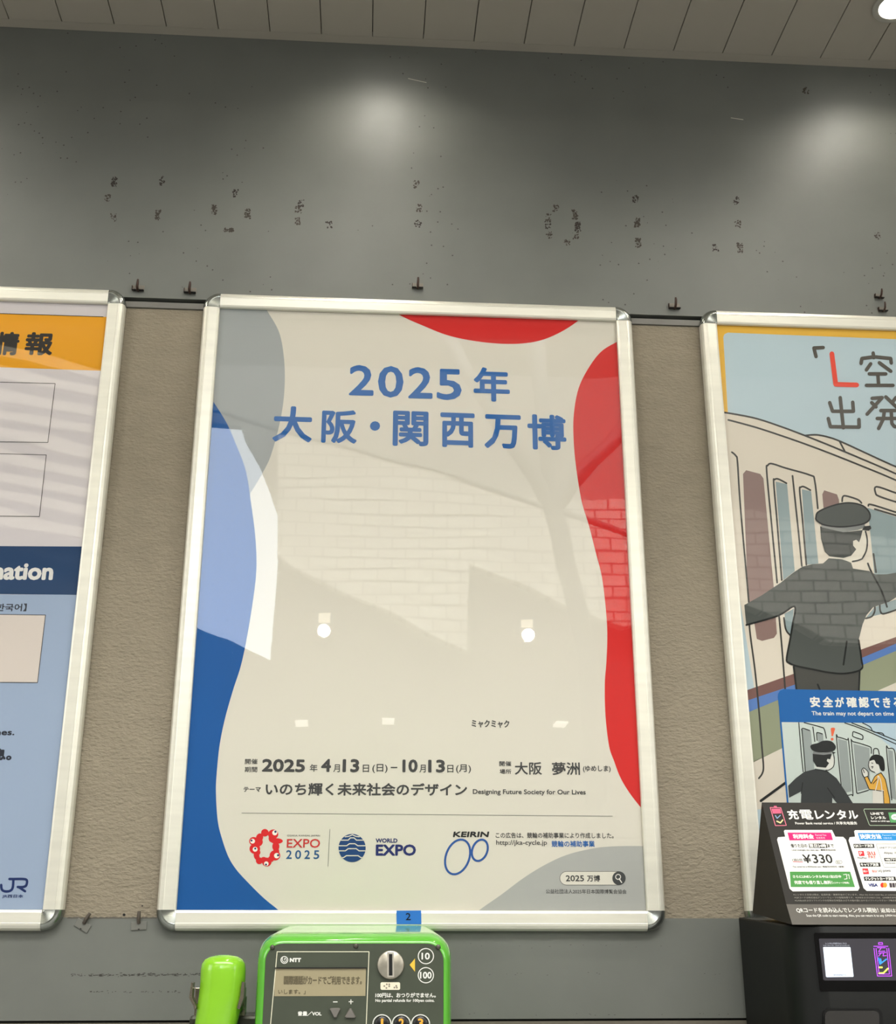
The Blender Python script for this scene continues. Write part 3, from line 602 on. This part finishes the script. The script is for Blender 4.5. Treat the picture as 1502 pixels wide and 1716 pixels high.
text('inset_lettering', PP, [(c, 1230+x0/5.522, 1230+x1/5.522, 1040+yt/5.522, 1040+yb/5.522) for c, x0, x1, yt, yb in (('安', 708, 802, 705, 803), ('全', 824, 922, 705, 803), ('が', 940, 1025, 710, 803), ('確', 1045, 1142, 708, 806), ('認', 1160, 1255, 708, 806), ('で', 1275, 1355, 718, 806), ('き', 1385, 1455, 712, 808), ('る', 1480, 1560, 714, 808), ('まで', 1590, 1760, 714, 808))], WT, pr, 9, bold=.04)
text('inset_english_lettering', PP, [('The train may not depart on time', 1360.8, 1498.5, 1192, 1201, .6), ('if safety', 1503, 1536, 1193, 1201)], WT, pr, 9, bold=.02)
flat('inset_window', PP, [a7([(632, 1005), (710, 1020), (745, 1390), (665, 1395)]), a7([(770, 1040), (825, 1055), (830, 1125), (780, 1125)]), a7([(962, 1095), (1045, 1115), (1090, 1580), (1005, 1600)]), a7([(1105, 1140), (1255, 1180), (1260, 1550), (1145, 1580)]), a7([(1425, 1195), (1470, 1210), (1502, 1660), (1450, 1640)])], ink((150, 158, 156)), pr, 9, each=True)
stroke('inset_line', PP, [a7(l) for l in ([(600, 945), (620, 1200), (640, 1400)], [(740, 1390), (625, 1010), (640, 998), (700, 1018)][1:], [(628, 1010), (645, 1200), (660, 1395)], [(650, 945), (800, 985), (835, 1005), (855, 1090)], [(730, 985), (748, 1120)], [(770, 1110), (765, 1045), (780, 1038), (818, 1050)],
        [(1000, 1600), (950, 1100), (965, 1080), (1045, 1105), (1062, 1130), (1100, 1580), (1085, 1610), (1030, 1620)], [(1135, 1590), (1088, 1140), (1105, 1122), (1250, 1165), (1270, 1190), (1270, 1230)], [(1135, 1590), (1150, 1598), (1245, 1570)], [(1100, 1035), (1112, 1030), (1185, 1060), (1192, 1090), (1180, 1100), (1105, 1075), (1098, 1055), (1100, 1035)],
        [(1025, 948), (1200, 1010), (1502, 1145)], [(1090, 948), (1300, 1030), (1502, 1112)], [(1190, 948), (1260, 985), (1290, 1030), (1370, 1042), (1390, 1070)], [(1290, 1240), (1295, 1190), (1330, 1190), (1345, 1240)], [(1460, 1660), (1412, 1200), (1430, 1185), (1485, 1205), (1502, 1400)])], 1.6, BK, pr, 10, CLR, each=True)
b2 = a7([(750, 1375), (860, 1390), (950, 1460), (1030, 1580), (1100, 1690), (1150, 1760), (1010, 1760), (910, 1640), (905, 1760), (615, 1760), (625, 1580), (510, 1640), (500, 1530), (570, 1460), (650, 1400)])
flat('inset_uniform', PP, [b2], ink((58, 61, 62)), pr, 11, CLR)
stroke('inset_uniform_line', PP, [a7([(635, 1500), (622, 1600)]), a7([(865, 1550), (930, 1640)])], 1.5, BK, pr, 12)
flat('inset_face', PP, [a7([(860, 1240), (905, 1236), (925, 1290), (918, 1350), (880, 1382), (830, 1375), (760, 1365), (750, 1350)])], ink((216, 216, 208)), pr, 11)
flat('inset_cap', PP, [a7([(728, 1232), (905, 1236), (890, 1285), (865, 1280), (858, 1300), (880, 1320), (850, 1362), (765, 1355), (732, 1300)]), smoothpts(a7([(708, 1178), (715, 1150), (770, 1135), (830, 1112), (900, 1118), (940, 1160), (935, 1195), (900, 1215), (820, 1222), (740, 1210)]), 4, True), a7([(905, 1212), (942, 1222), (915, 1238)])], ink((42, 44, 44)), pr, 12)
flat('inset_cap_band', PP, [a7([(728, 1212), (820, 1226), (905, 1216), (905, 1234), (830, 1244), (735, 1236)])], ink((130, 132, 132)), pr, 13)
stroke('inset_face_line', PP, [a7([(922, 1240), (928, 1290), (920, 1350), (880, 1382), (850, 1385)]), a7([(750, 1375), (850, 1392), (870, 1410)])], 1.3, BK, pr, 13)
lab(flat('exclamation_mark', PP, [a7([(895, 1000), (905, 992), (925, 992), (936, 1000), (916, 1070), (903, 1070)]), a7(circ(908, 1098, 13, n=14))], ink((226, 104, 70)), pr, 11), 'orange exclamation mark')
flat('passenger_face', PP, [a7([(1250, 1300), (1290, 1270), (1340, 1300), (1345, 1400), (1320, 1420), (1300, 1400), (1265, 1385), (1245, 1345)]), a7([(1180, 1385), (1200, 1365), (1240, 1400), (1238, 1445), (1205, 1450)])], ink((216, 216, 208)), pr, 11, each=True)
flat('passenger_hair', PP, [smoothpts(a7([(1252, 1300), (1270, 1255), (1320, 1240), (1375, 1262), (1393, 1320), (1392, 1388), (1358, 1385), (1338, 1335), (1315, 1325), (1295, 1290)]), 3, True)], BK, pr, 12)
stroke('passenger_line', PP, [a7(l) for l in ([(1250, 1300), (1245, 1345), (1262, 1385), (1300, 1405)], [(1272, 1318), (1285, 1322)], [(1268, 1355), (1285, 1352), (1278, 1368)], [(1180, 1385), (1200, 1365), (1238, 1400), (1240, 1445)], [(1180, 1385), (1190, 1430), (1205, 1450)], [(1195, 1380), (1205, 1410)])], 1.2, BK, pr, 13)
top_ = a7([(1320, 1428), (1360, 1408), (1400, 1470), (1440, 1650), (1445, 1760), (1390, 1760), (1380, 1580), (1250, 1562), (1205, 1452), (1235, 1442), (1268, 1508), (1300, 1445)])
flat('passenger_coat', PP, [top_], ink((222, 170, 72)), pr, 11, CLR); stroke('coat_line', PP, [top_, a7([(1285, 1510), (1340, 1450)])], 1.2, BK, pr, 14, CLR, curve=False, closed=True)
flat('passenger_bag', PP, [a7([(1282, 1566), (1385, 1570), (1392, 1760), (1282, 1760)])], ink((220, 216, 206)), pr, 13, CLR)
stroke('bag_strap', PP, [a7([(1305, 1585), (1330, 1480), (1330, 1440)]), a7([(1370, 1585), (1355, 1480), (1335, 1440)])], 1.6, ink((220, 216, 206)), pr, 15)
stroke('jacket_arm_line', PP, [a7([(250, 1668), (480, 1500)])], 4.5, BK, pr, 6, CLR)

# number label on the middle frame's bottom rail
st = empty('number_sticker', 'small blue label numbered 2 stuck on the expo frame bottom rail', 'sticker')
PS = wallplane(-.0181)
flat('sticker_paper', PS, [[(664.4, 1526), (706, 1525.6), (706.4, 1549), (664.8, 1549)]], mat('blue_label', (30, 104, 190), rough=.4), st, 2)
text('sticker_number', PS, [('2', 680, 688.5, 1530, 1542)], ink((20, 26, 44)), st, 4, bold=.02)

# ================================================================== payphone
ph = empty('payphone', 'green public payphone with dark keypad plate below the expo poster', 'telephone', loc=(0, 0, 0))
M_gr = mat('green_phone_plastic', (92, 170, 58), rough=.14, spec=.5, coat=.3); M_plate = mat('dark_green_plate', (62, 68, 54), rough=.45, noise=.08, nscale=25)
def pring(y, x0, x1, top, bot, r): return [V((x, y, z)) for x, z in rrect(x0, x1, bot, top, r, 8)]
loft('phone_body', [pring(-.008, .176, .4205, .0090, -.40, .030), pring(-.12, .1755, .421, .0045, -.41, .030), pring(-.262, .1745, .4215, -.0012, -.42, .030), pring(-.276, .1748, .4212, -.0022, -.42, .030), pring(-.288, .1765, .4195, -.0048, -.42, .029), pring(-.296, .1795, .4165, -.0085, -.417, .027), pring(-.300, .1835, .4125, -.0125, -.413, .024), pring(-.3005, .1862, .410, -.0150, -.410, .021), pring(-.2985, .1866, .4096, -.0154, -.4095, .021)], M_gr, ph)
YF = -.3002; PF = wallplane(YF)
loft('face_plate', [pring(-.297, .1864, .4098, -.0152, -.4098, .020), pring(-.3000, .1864, .4098, -.0152, -.4098, .020)], M_plate, ph)
h = zf(300, 1530, 3.129)
CR = ink((226, 222, 196)); WH = ink((228, 228, 220))
stroke('plate_outline', PF, [h([(515, 203), (997, 203), (978, 700), (470, 700)])], 1.3, CR, ph, 2, curve=False, closed=True)
stroke('maker_logo', PF, [h(circ(553, 246, 18, n=24))], 1.4, WH, ph, 2, curve=False, closed=True)
stroke('maker_logo', PF, [h([(543, 236), (543, 250), (553, 257), (563, 250), (560, 238), (553, 240), (553, 248)])], 1.1, WH, ph, 2)
text('maker_lettering', PF, [('NTT', 485.6, 504.6, 1605.3, 1612.4)], WH, ph, 2, bold=.09)
# display window
def fp(px, py, y=YF): return P(px, py, y)
A, B = fp(466.5, 1623), fp(612.5, 1669)
boxobj('display_screen', (A.x-.0035, YF-.0002, B.z), (B.x, YF+.002, A.z), mat('lcd_glass', (158, 148, 118), rough=.25, coat=.3), ph)
boxobj('display_bezel', (A.x-.0045, YF-.0022, A.z), (B.x+.001, YF+.001, A.z+.0012), M_black, ph)
PL = wallplane(YF-.0003)
LC = ink((98, 90, 70)); 
flat('display_highlight', PL, [h([(550, 330), (655, 330), (652, 372), (548, 372)])], ink((126, 117, 92)), ph, 1)
text('display_lettering', PL, [('国際通話がカードでご利用できます。', 475.8, 606.5, 1635.5, 1649.8), ('いします。」', 466.2, 512, 1658, 1666)], LC, ph, 3, bold=.02)
text('volume_lettering', PF, [('音量／VOL', 499, 539, 1694.6, 1702.4)], WH, ph, 2, bold=.04)
stroke('volume_sign', PF, [h([(810, 466), (830, 466)]), h([(892, 465), (912, 465)]), h([(902, 455), (902, 476)])], 1.6, WH, ph, 2, curve=False, each=True)
M_key = mat('grey_rubber_key', (108, 104, 98), rough=.5)
def key(pts, name='volume_button'):
    ring = [P(x, y, YF) for x, y in h(pts)]; c = sum(ring, V())/len(ring)
    loft(name, [ring, [p + V((0, -.003, 0)) for p in ring], [c+(p-c)*.86 + V((0, -.0042, 0)) for p in ring]], M_key, ph, smooth=False)
key([(790, 503), (797, 498), (840, 498), (847, 503), (826, 548), (814, 549)][::-1]); key([(895, 500), (905, 500), (927, 543), (922, 550), (876, 550), (870, 543)][::-1])
M_coin = mat('brushed_coin_plate', (176, 170, 155), rough=.35, metal=.7, noise=.15, nscale=80)
def disc(name, px, py, rpx, th, material, y=YF, bevel=.001, n=32):
    c = P(px, py, y); r = (P(px+rpx, py, y)-c).length
    rg = lambda rr, dy: [V((c.x+rr*math.cos(2*PI*k/n), c.y-dy, c.z+rr*math.sin(2*PI*k/n))) for k in range(n)]
    return loft(name, [rg(r, 0), rg(r, th-bevel), rg(r-bevel, th)], material, ph)
cx, cy = h([(1110, 271)])[0]
cs = disc('coin_plate', cx, cy, 22.4, .0045, M_coin)
PCN = wallplane(YF-.0045)
flat('coin_slot', PCN, [h([(1101, 215), (1119, 215), (1120, 328), (1101, 328)])], M_black, ph, 2)
flat('coin_ridge', PCN, [h([(1092, 205), (1127, 205), (1129, 336), (1092, 336)])], mat('coin_ridge', (206, 200, 186), rough=.3, metal=.5), ph, 1)
lab(flat('arrow_mark', PF, [h([(1210, 272), (1238, 238), (1238, 308)])], ink((226, 186, 70)), ph, 2), 'yellow arrow pointing at the coin slot')
stroke('coin_ring_mark', PF, [h(circ(1295, 226, 40, n=32)), h(circ(1295, 326, 40, n=32))], 1.5, WH, ph, 2, curve=False, closed=True, each=True)
text('coin_lettering', PF, [('10', 706.5, 720.5, 1596.5, 1608), ('100', 704, 723.5, 1628.5, 1640)], WH, ph, 2, bold=.04)
flat('braille_label', PF, [h(rrect(1057, 1160, 363, 403, 8, 3))], ink((230, 222, 198)), ph, 2)
flat('braille_dots', PF, [h(circ(x, y, 5, n=8)) for x, y in ((1077, 383), (1088, 393), (1090, 374), (1103, 374), (1103, 384), (1130, 391), (1140, 382), (1143, 391))], ink((140, 132, 116)), ph, 4, each=True)
text('refund_lettering', PF, [('100円は、おつりがでません。', 629.2, 730.5, 1663.5, 1671.8), ('No partial refunds for 100yen coins.', 629.2, 728.3, 1674, 1680.4)], WH, ph, 2, bold=.03)
M_key2 = mat('black_dial_key', (28, 28, 28), rough=.25)
for i, ch in enumerate('123456789*0#'):
    kx, ky = h([(1065+101*(i % 3), 581)])[0]; ky += 37*(i//3)
    disc('dial_button', kx, ky, 12.6, .0035, M_key2, bevel=.0012)
    stroke('dial_ring_mark', PF, [circ(kx, ky, 15.2, n=28)], 1.7, WH, ph, 2, curve=False, closed=True)
    text('dial_digit', wallplane(YF-.0036), [(ch, kx-(2 if ch == '1' else 4.6), kx+(2 if ch == '1' else 4.6), ky-9, ky+7)], ink((236, 168, 62)), ph, 2, bold=.04)
M_scr = mat('plate_screw', (86, 82, 74), rough=.4, metal=.6)
for x, y in ((490, 180), (928, 172), (1360, 178)):
    sx, sy = h([(x, y)])[0]; disc('plate_screw', sx, sy, 4.1, .0022, M_scr, n=16)
# handset hanging on its cradle at the left side of the phone
YH = -.25
hc = lambda x, y, yy=YH: P(x, y, yy)
path = [(376, 1600, .20), (375.5, 1603, .62), (375, 1608, .84), (374.5, 1615, .96), (374, 1626, 1.0), (373, 1650, 1.0), (369, 1680, .99), (362, 1716, .93), (356, 1770, .86), (352, 1850, .82), (350, 1930, .9), (350, 1990, 1.0), (350, 2010, .8), (350, 2016, .2)]
rings = []
for x, y, s in path:
    c = hc(x, y); rx = .0285*s; ry = .022*s; rings.append([])
    prof = [(1, .1), (.93, .5), (.72, .85), (.3, 1), (-.3, 1), (-.72, .85), (-.93, .5), (-1, .1), (-1, -.3), (-.8, -.8), (0, -1), (.8, -.8), (1, -.3)]
    for a, b in prof: rings[-1].append(V((c.x+rx*a, c.y-ry*b, c.z)))
hs = loft('handset', rings, mat('yellow_green_handset', (132, 190, 44), rough=.18, spec=.5, coat=.2, noise=.05, nscale=12), None)
tag(hs, 'yellow green telephone handset hanging in metal prongs left of the payphone', 'handset')
M_steel = mat('polished_cradle_steel', (150, 142, 124), rough=.25, metal=.9)
def prong(pts, nm='cradle_prong', th=.0022):
    ring = [P(x, y, YH+.002) for x, y in pts]; return loft(nm, [ring, [p+V((0, -.020, 0)) for p in ring]], M_steel, ph, smooth=False)
prong([(324, 1645), (327, 1646), (325, 1670), (333, 1686), (331, 1690), (320.5, 1671)][::-1])
prong([(408, 1644), (412, 1646), (411, 1670), (404, 1690), (400, 1688), (405, 1668)][::-1])
a_, b_ = P(322, 1700, -.2), P(452, 1735, -.2)
boxobj('cradle_bracket', (a_.x, -.225, b_.z-.02), (.1765, -.15, a_.z), mat('dark_cradle', (60, 62, 50), rough=.3, metal=.5), ph, .004)
c1, c2 = P(325, 1672, -.235), P(410, 1672, -.235)
boxobj('cradle_bar', (c1.x, -.23, c1.z-.014), (c1.x+.008, -.215, c1.z+.012), M_steel, ph, .001); boxobj('cradle_bar', (c2.x-.008, -.23, c2.z-.014), (c2.x, -.215, c2.z+.012), M_steel, ph, .001)
boxobj('cradle_post', (c1.x, -.222, c1.z-.06), (c1.x+.008, -.20, c1.z), M_steel, ph); boxobj('cradle_post', (c2.x-.008, -.222, c1.z-.06), (c2.x, -.20, c1.z), M_steel, ph)
kn = P(399, 1690, -.24)
bm = bmesh.new(); bmesh.ops.create_uvsphere(bm, u_segments=16, v_segments=10, radius=.007, matrix=Matrix.Translation(kn)); bmobj('cradle_knob', bm, M_steel, ph, True)

# ================================================================== power bank rental station
stn = empty('charging_station', 'black power bank rental station with lit screen, under the train staff poster', 'charging station')
M_bk = mat('black_station_plastic', (18, 19, 18), rough=.5, spec=.25); SX0, SX1 = .879, 1.34; YS = -.250; YBK = -.0195
def foot(z, dx=0.):                      # plan outline with rounded front corners
    pts = [(SX1, YBK)]; r = .045
    for k in range(9):
        a = math.radians(0-90*k/8); pts.append((SX1-r+r*math.cos(a), YS+r+r*math.sin(a)))
    for k in range(9):
        a = math.radians(-90-90*k/8); pts.append((SX0+r+r*math.cos(a), YS+r+r*math.sin(a)))
    pts.append((SX0, YBK)); return [V((x, y, z + .014*(y-YS)/(-YS))) for x, y in pts]
loft('station_body', [foot(-.62), foot(-.1435)], M_bk, stn)
loft('station_head', [foot(-.1425), foot(.0050), [p+V(((.0015 if p.x < 1 else -.0015), .0015, .0012)) for p in foot(.0060)]], M_bk, stn)
for o_ in stn.children: o_.data.set_sharp_from_angle(angle=math.radians(35))
PB = wallplane(YS-.0004); k7 = zf(1220, 1500, 5.326)
def rpoly(pts, y, dy, name, material, parent):
    ring = [P(x, yy, y) for x, yy in pts]; return loft(name, [ring, [p+V((0, -dy, 0)) for p in ring]], material, parent, smooth=False)
rpoly(k7([(775, 336), (768, 345), (820, 845), (832, 858), (2300, 862), (2300, 336)]), YS+.001, .0015, 'screen_glass', mat('black_screen_glass', (8, 8, 9), rough=.06, coat=.3), stn)
PBG = wallplane(YS-.0006)
flat('lit_display', PBG, [k7([(812, 392), (820, 388), (2200, 388), (2200, 762), (865, 762), (852, 752)])], mat('lit_display_grey', (58, 56, 62), rough=.3, emit=.25), stn, 2)
card = k7([(855, 463), (1088, 463), (1094, 468), (1122, 724), (1117, 730), (882, 732), (876, 727), (850, 468)])
lab(flat('code_card', PBG, [card], mat('lit_white_card', (215, 225, 240), emit=.75), stn, 3), 'blank white card glowing on the screen')
EWH = mat('lit_lettering', (200, 205, 220), emit=.5)
def ptext(pl, z, name, items, material, parent, **kw):
    text(name, pl, [(s,)+tuple(c for c in (z([(x0, 0)])[0][0], z([(x1, 0)])[0][0], z([(0, yt)])[0][1], z([(0, yb)])[0][1])) for s, x0, x1, yt, yb in items], material, parent, **kw)
ptext(PBG, k7, 'screen_lettering', [('レンタル手続きはこちら', 873, 1060, 424, 438), ('scan here for rental procedures', 853, 1086, 444, 455)], EWH, stn, layer=3)
ptext(PBG, k7, 'card_lettering', [('BWANP002776', 945, 1058, 706, 720)], ink((30, 34, 50)), stn, layer=4)
NP = mat('purple_neon_light', (178, 70, 235), emit=1.1); NB = mat('blue_neon_light', (50, 140, 235), emit=1.); NY = mat('yellow_neon_light', (205, 215, 95), emit=.9)
stroke('battery_icon', PBG, [k7(l) for l in ([(1345, 424), (1378, 424), (1382, 440), (1345, 440), (1345, 424)], [(1302, 457), (1428, 457)], [(1304, 475), (1335, 722), (1462, 722), (1435, 475)], [(1322, 475), (1350, 705), (1442, 705), (1418, 475)],
       [(1335, 470), (1405, 470)], [(1370, 468), (1345, 505), (1400, 500)], [(1345, 520), (1410, 512)], [(1365, 520), (1345, 545)], [(1390, 515), (1385, 542), (1415, 540)])], 1.2, NP, stn, 4, curve=False)
lab(stroke('battery_icon_stroke', PBG, [k7([(1345, 562), (1358, 615), (1415, 572)]), k7([(1362, 570), (1368, 600)])], 2.2, NB, stn, 4, curve=False), 'blue neon stroke of the battery sign')
lab(stroke('battery_icon_stroke', PBG, [k7([(1352, 645), (1375, 645)]), k7([(1350, 698), (1388, 696), (1428, 655)])], 3., NY, stn, 4, curve=False), 'yellow neon stroke of the battery sign')
slot = [(x, y) for x, y in k7(rrect(845, 1375, 1010, 1220, 60, 6))]
rpoly(slot, YS+.001, .0022, 'slot_rim', mat('slot_rim_black', (14, 14, 14), rough=.3), stn)
slot2 = [(x, y) for x, y in k7(rrect(862, 1345, 1032, 1200, 48, 6))]
rpoly(slot2, YS-.001, .003, 'battery_slot_cover', mat('slot_cover_black', (42, 40, 38), rough=.4), stn)

# folded card sign on top of the station
sg = empty('rental_sign', 'folded black card sign with white price panels on top of the charging station', 'sign')
M_sg = mat('black_sign_card', (36, 33, 28), rough=.55, spec=.25); M_sg2 = mat('grey_sign_card', (80, 75, 67), rough=.45)
S0, S1 = .881, 1.338
prof = [(-.0832, .0255), (-.2515, .0082), (-.2350, .0345), (-.1685, .1765)]
def prism(name, pr_, x0, x1, material, parent):
    vs = [V((x0, y, z)) for y, z in pr_] + [V((x1, y, z)) for y, z in pr_]; n = len(pr_); bm = bmesh.new(); bv = [bm.verts.new(v) for v in vs]
    for f in [tuple(range(n)), tuple(range(n, 2*n))] + [(i, (i+1) % n, n+(i+1) % n, n+i) for i in range(n)]: bm.faces.new([bv[i] for i in f])
    return bmobj(name, bm, material, parent)
prism('sign_card', prof, S0, S1, M_sg, sg)
PSG = Plane((0, -.2350, .0345), (1, 0, 0), (0, .0665, .1420)); PSL = Plane((0, -.2515, .0082), (1, 0, 0), (0, .0165, .0263))
k6 = zf(1220, 1320, 5.326)
O1 = PSL.N*.0003
meshobj('sign_base_strip', [V((S0, -.2515, .0082))+O1, V((S1, -.2515, .0082))+O1, V((S1, -.2350, .0345))+O1, V((S0, -.2350, .0345))+O1], [(0, 1, 2, 3)], M_sg2, sg)
def st_(n, it, c, **kw): ptext(PSG, k6, n, it, ink(c), sg, **kw)
def sf(n, polys, c, layer=2): return flat(n, PSG, [k6(p) for p in polys], ink(c), sg, layer, each=True)
SW_ = (232, 230, 222); SK_ = (40, 38, 36)
st_('sign_title_lettering', [('充', 545, 640, 200, 285), ('レ', 790, 868, 208, 282), ('ン', 880, 968, 208, 280), ('タ', 985, 1070, 202, 284), ('ル', 1082, 1172, 208, 280)], SW_, bold=.035)
st_('sign_title_lettering', [('電', 655, 768, 200, 285)], SW_, bold=.018)
st_('sign_subtitle_lettering', [('Power Bank rental service / 共享充电服务', 605, 1158, 304, 331)], SW_, bold=.02)
stroke('sign_battery_icon', PSG, [k6([(378, 178), (472, 180), (522, 338), (425, 340)])], 1.2, ink((224, 120, 140)), sg, 3, curve=False, closed=True)
sf('sign_battery_head', [[(410, 163), (435, 163), (440, 176), (412, 176)], [(390, 188), (468, 188), (478, 230), (402, 232)]], (206, 96, 124), 2)
stroke('sign_battery_mark', PSG, [k6([(425, 250), (440, 275), (468, 248)])], 1.6, ink((130, 160, 190)), sg, 3, curve=False)
stroke('sign_battery_mark', PSG, [k6([(438, 300), (470, 315), (490, 290)])], 2.2, ink((222, 206, 150)), sg, 3, curve=False)
stroke('badge_outline', PSG, [k6([(1660, 192), (1218, 192), (1214, 202), (1262, 330), (1272, 338), (1660, 338)])], .8, ink((170, 190, 160)), sg, 3, curve=False)
st_('badge_lettering', [('LINEで', 1278, 1395, 222, 244), ('レンタル', 1283, 1415, 256, 282), ('Rental on LINE app', 1280, 1448, 294, 309)], SW_, bold=.04)
sf('badge_icon', [[(1432, 222), (1530, 220), (1550, 312), (1452, 312)]], (84, 146, 92)); sf('badge_bubble', [circ(1492, 262, 34, 26)], (236, 236, 230), 3); st_('badge_icon_lettering', [('LINE', 1470, 1516, 256, 268)], (60, 120, 70), bold=.05, layer=4)
sf('price_panel', [[(500, 388), (508, 378), (930, 378), (960, 438), (1030, 440), (1055, 465), (1176, 895), (1162, 920), (580, 926), (552, 902), (440, 465), (448, 443), (512, 438)]], SW_)
lab(sf('panel_banner', [[(533, 402), (920, 402), (938, 468), (550, 472)]], (214, 40, 110), 3), 'pink banner')
st_('banner_lettering', [('利用料金', 586, 772, 416, 458)], SW_, bold=.05, layer=4); st_('banner_note_lettering', [('Rental Fee', 782, 880, 416, 432), ('租借费用', 790, 868, 442, 458)], (240, 200, 214), layer=4)
st_('price_lettering', [('借りた日の', 565, 712, 503, 536), ('まで', 893, 950, 505, 534), ('Until midnight the next day / 截至次日24:00', 573, 965, 550, 568), ('1泊2日', 577, 665, 635, 656), ('The rental fee is ¥330(with tax) / 租金为330日元（含税）', 580, 1042, 699, 716)], SK_, bold=.02, layer=4)
st_('price_figure_lettering', [('¥', 680, 752, 600, 674), ('330', 766, 942, 598, 676)], SK_, bold=.022, layer=4)
sf('price_black_tag', [[(720, 500), (880, 500), (890, 538), (728, 540)]], SK_, 3); st_('price_tag_lettering', [('翌日24時', 732, 882, 504, 536)], SW_, bold=.04, layer=4)
stroke('price_underline', PSG, [k6([(583, 661), (668, 665)])], 1., ink((190, 60, 80)), sg, 4, curve=False)
stroke('tax_mark', PSG, [k6(rrect(962, 1018, 652, 680, 13, 4))], .5, ink(SK_), sg, 4, curve=False, closed=True); st_('tax_lettering', [('税込', 974, 1006, 659, 674)], SK_, layer=4)
lab(sf('panel_footer', [[(553, 750), (1092, 750), (1135, 888), (562, 888)]], (76, 140, 72), 3), 'green footer')
st_('footer_lettering', [('さらにLINEレンタル中は1泊2日中', 583, 1015, 782, 808), ('何度でも借り直し無料！', 597, 938, 831, 863), ('(リチャージ特典)', 945, 1085, 843, 861)], SW_, bold=.03, layer=4)
stroke('footer_phone_icon', PSG, [k6([(1032, 778), (1058, 774), (1064, 815), (1040, 818)]), k6([(1068, 780), (1080, 778), (1085, 815)])], 1., ink(SW_), sg, 4, curve=False)
sf('payment_panel', [[(1128, 390), (1136, 380), (2000, 380), (2100, 925), (1240, 922), (1212, 897), (1078, 470), (1088, 443), (1136, 438)]], SW_)
lab(sf('panel_banner', [[(1160, 405), (1700, 405), (1716, 472), (1180, 472)]], (40, 136, 200), 3), 'blue banner')
st_('banner_lettering', [('決済方法', 1184, 1376, 416, 460)], SW_, bold=.05, layer=4); st_('banner_note_lettering', [('Payment Method', 1382, 1536, 420, 434), ('付款方式', 1390, 1467, 444, 460)], (206, 226, 240), layer=4)
sf('payment_tag', [[(1120, 503), (1303, 503), (1310, 538), (1128, 540)], [(1175, 670), (1357, 670), (1365, 706), (1183, 706)], [(1212, 795), (1495, 795), (1503, 832), (1220, 832)], [(1393, 628), (1600, 628), (1608, 657), (1400, 658)]], SK_, 3)
st_('payment_tag_lettering', [('QRコード決済', 1132, 1300, 508, 534), ('キャリア決済', 1190, 1350, 675, 702), ('クレジットカード決済', 1230, 1488, 800, 828), ('WEBブラウザ', 1408, 1530, 632, 654)], SW_, bold=.04, layer=4)
sf('payment_logo', [[(1163, 566), (1212, 566), (1222, 610), (1173, 612)], [(1200, 722), (1250, 722), (1262, 772), (1210, 774)]], (206, 46, 56), 3)
st_('payment_logo_lettering', [('P', 1180, 1205, 575, 602), ('d払い', 1212, 1250, 735, 758)], SW_, bold=.02, layer=4)
st_('payment_lettering', [('PayPay', 1162, 1244, 621, 640), ('UQ', 1343, 1380, 735, 758), ('povo', 1390, 1458, 736, 760), ('LINEアプリ以外', 1355, 1520, 528, 546), ('Alipay', 1397, 1476, 574, 597), ('Web Browser', 1405, 1500, 668, 680), ('UnionPay', 1490, 1560, 574, 594)], (70, 68, 74), bold=.015, layer=4)
st_('payment_red_lettering', [('au', 1248, 1320, 572, 603), ('PAY', 1260, 1325, 607, 633), ('au', 1290, 1330, 737, 756)], (200, 84, 72), bold=.03, layer=4)
st_('card_brand_lettering', [('VISA', 1257, 1340, 857, 885)], (36, 48, 110), bold=.07, slant=.15, layer=4)
sf('card_brand_circle', [circ(1380, 871, 18, 22)], (206, 50, 44), 4); sf('card_brand_circle', [circ(1403, 871, 18, 22)], (232, 146, 50), 5)
sf('card_brand_block', [[(1440, 852), (1462, 852), (1468, 892), (1446, 892)], [(1466, 852), (1488, 852), (1494, 892), (1472, 892)], [(1492, 852), (1512, 852), (1518, 892), (1498, 892)]], (70, 62, 66), 4)
stroke('payment_box_outline', PSG, [k6([(1700, 502), (1330, 502), (1325, 510), (1390, 704), (1398, 711), (1700, 711)])], .5, ink((120, 120, 116)), sg, 4, curve=False)
st_('terms_lettering', [('※レンタル３日目以降は、延長料金・更新料金がございます。After the third rental day, an extension fee is charged.', 587, 1640, 948, 966), ('※QRコードは株式会社デンソーウェーブの登録商標です。※LINEおよびLINEロゴは、LINE株式会社の登録商標です。', 595, 1660, 974, 991), ('※SoftBankおよびソフトバンクの名称は日本国およびその他の国におけるソフトバンクグループ株式会社の登録商標です。', 600, 1680, 1000, 1016)], (150, 146, 136))
ptext(PSL, k6, 'base_lettering', [('QRコードを読み込んでレンタル開始！', 618, 1352, 1074, 1120), ('返却は何処でも', 1370, 1680, 1080, 1118)], ink(SW_), sg, layer=5, bold=.01)
ptext(PSL, k6, 'base_english_lettering', [('Scan the QR code to start renting. Also, you can return it to any', 706, 1398, 1134, 1160), ('JUREN kiosk', 1408, 1530, 1136, 1156)], ink(SW_), sg, layer=5, bold=.01)
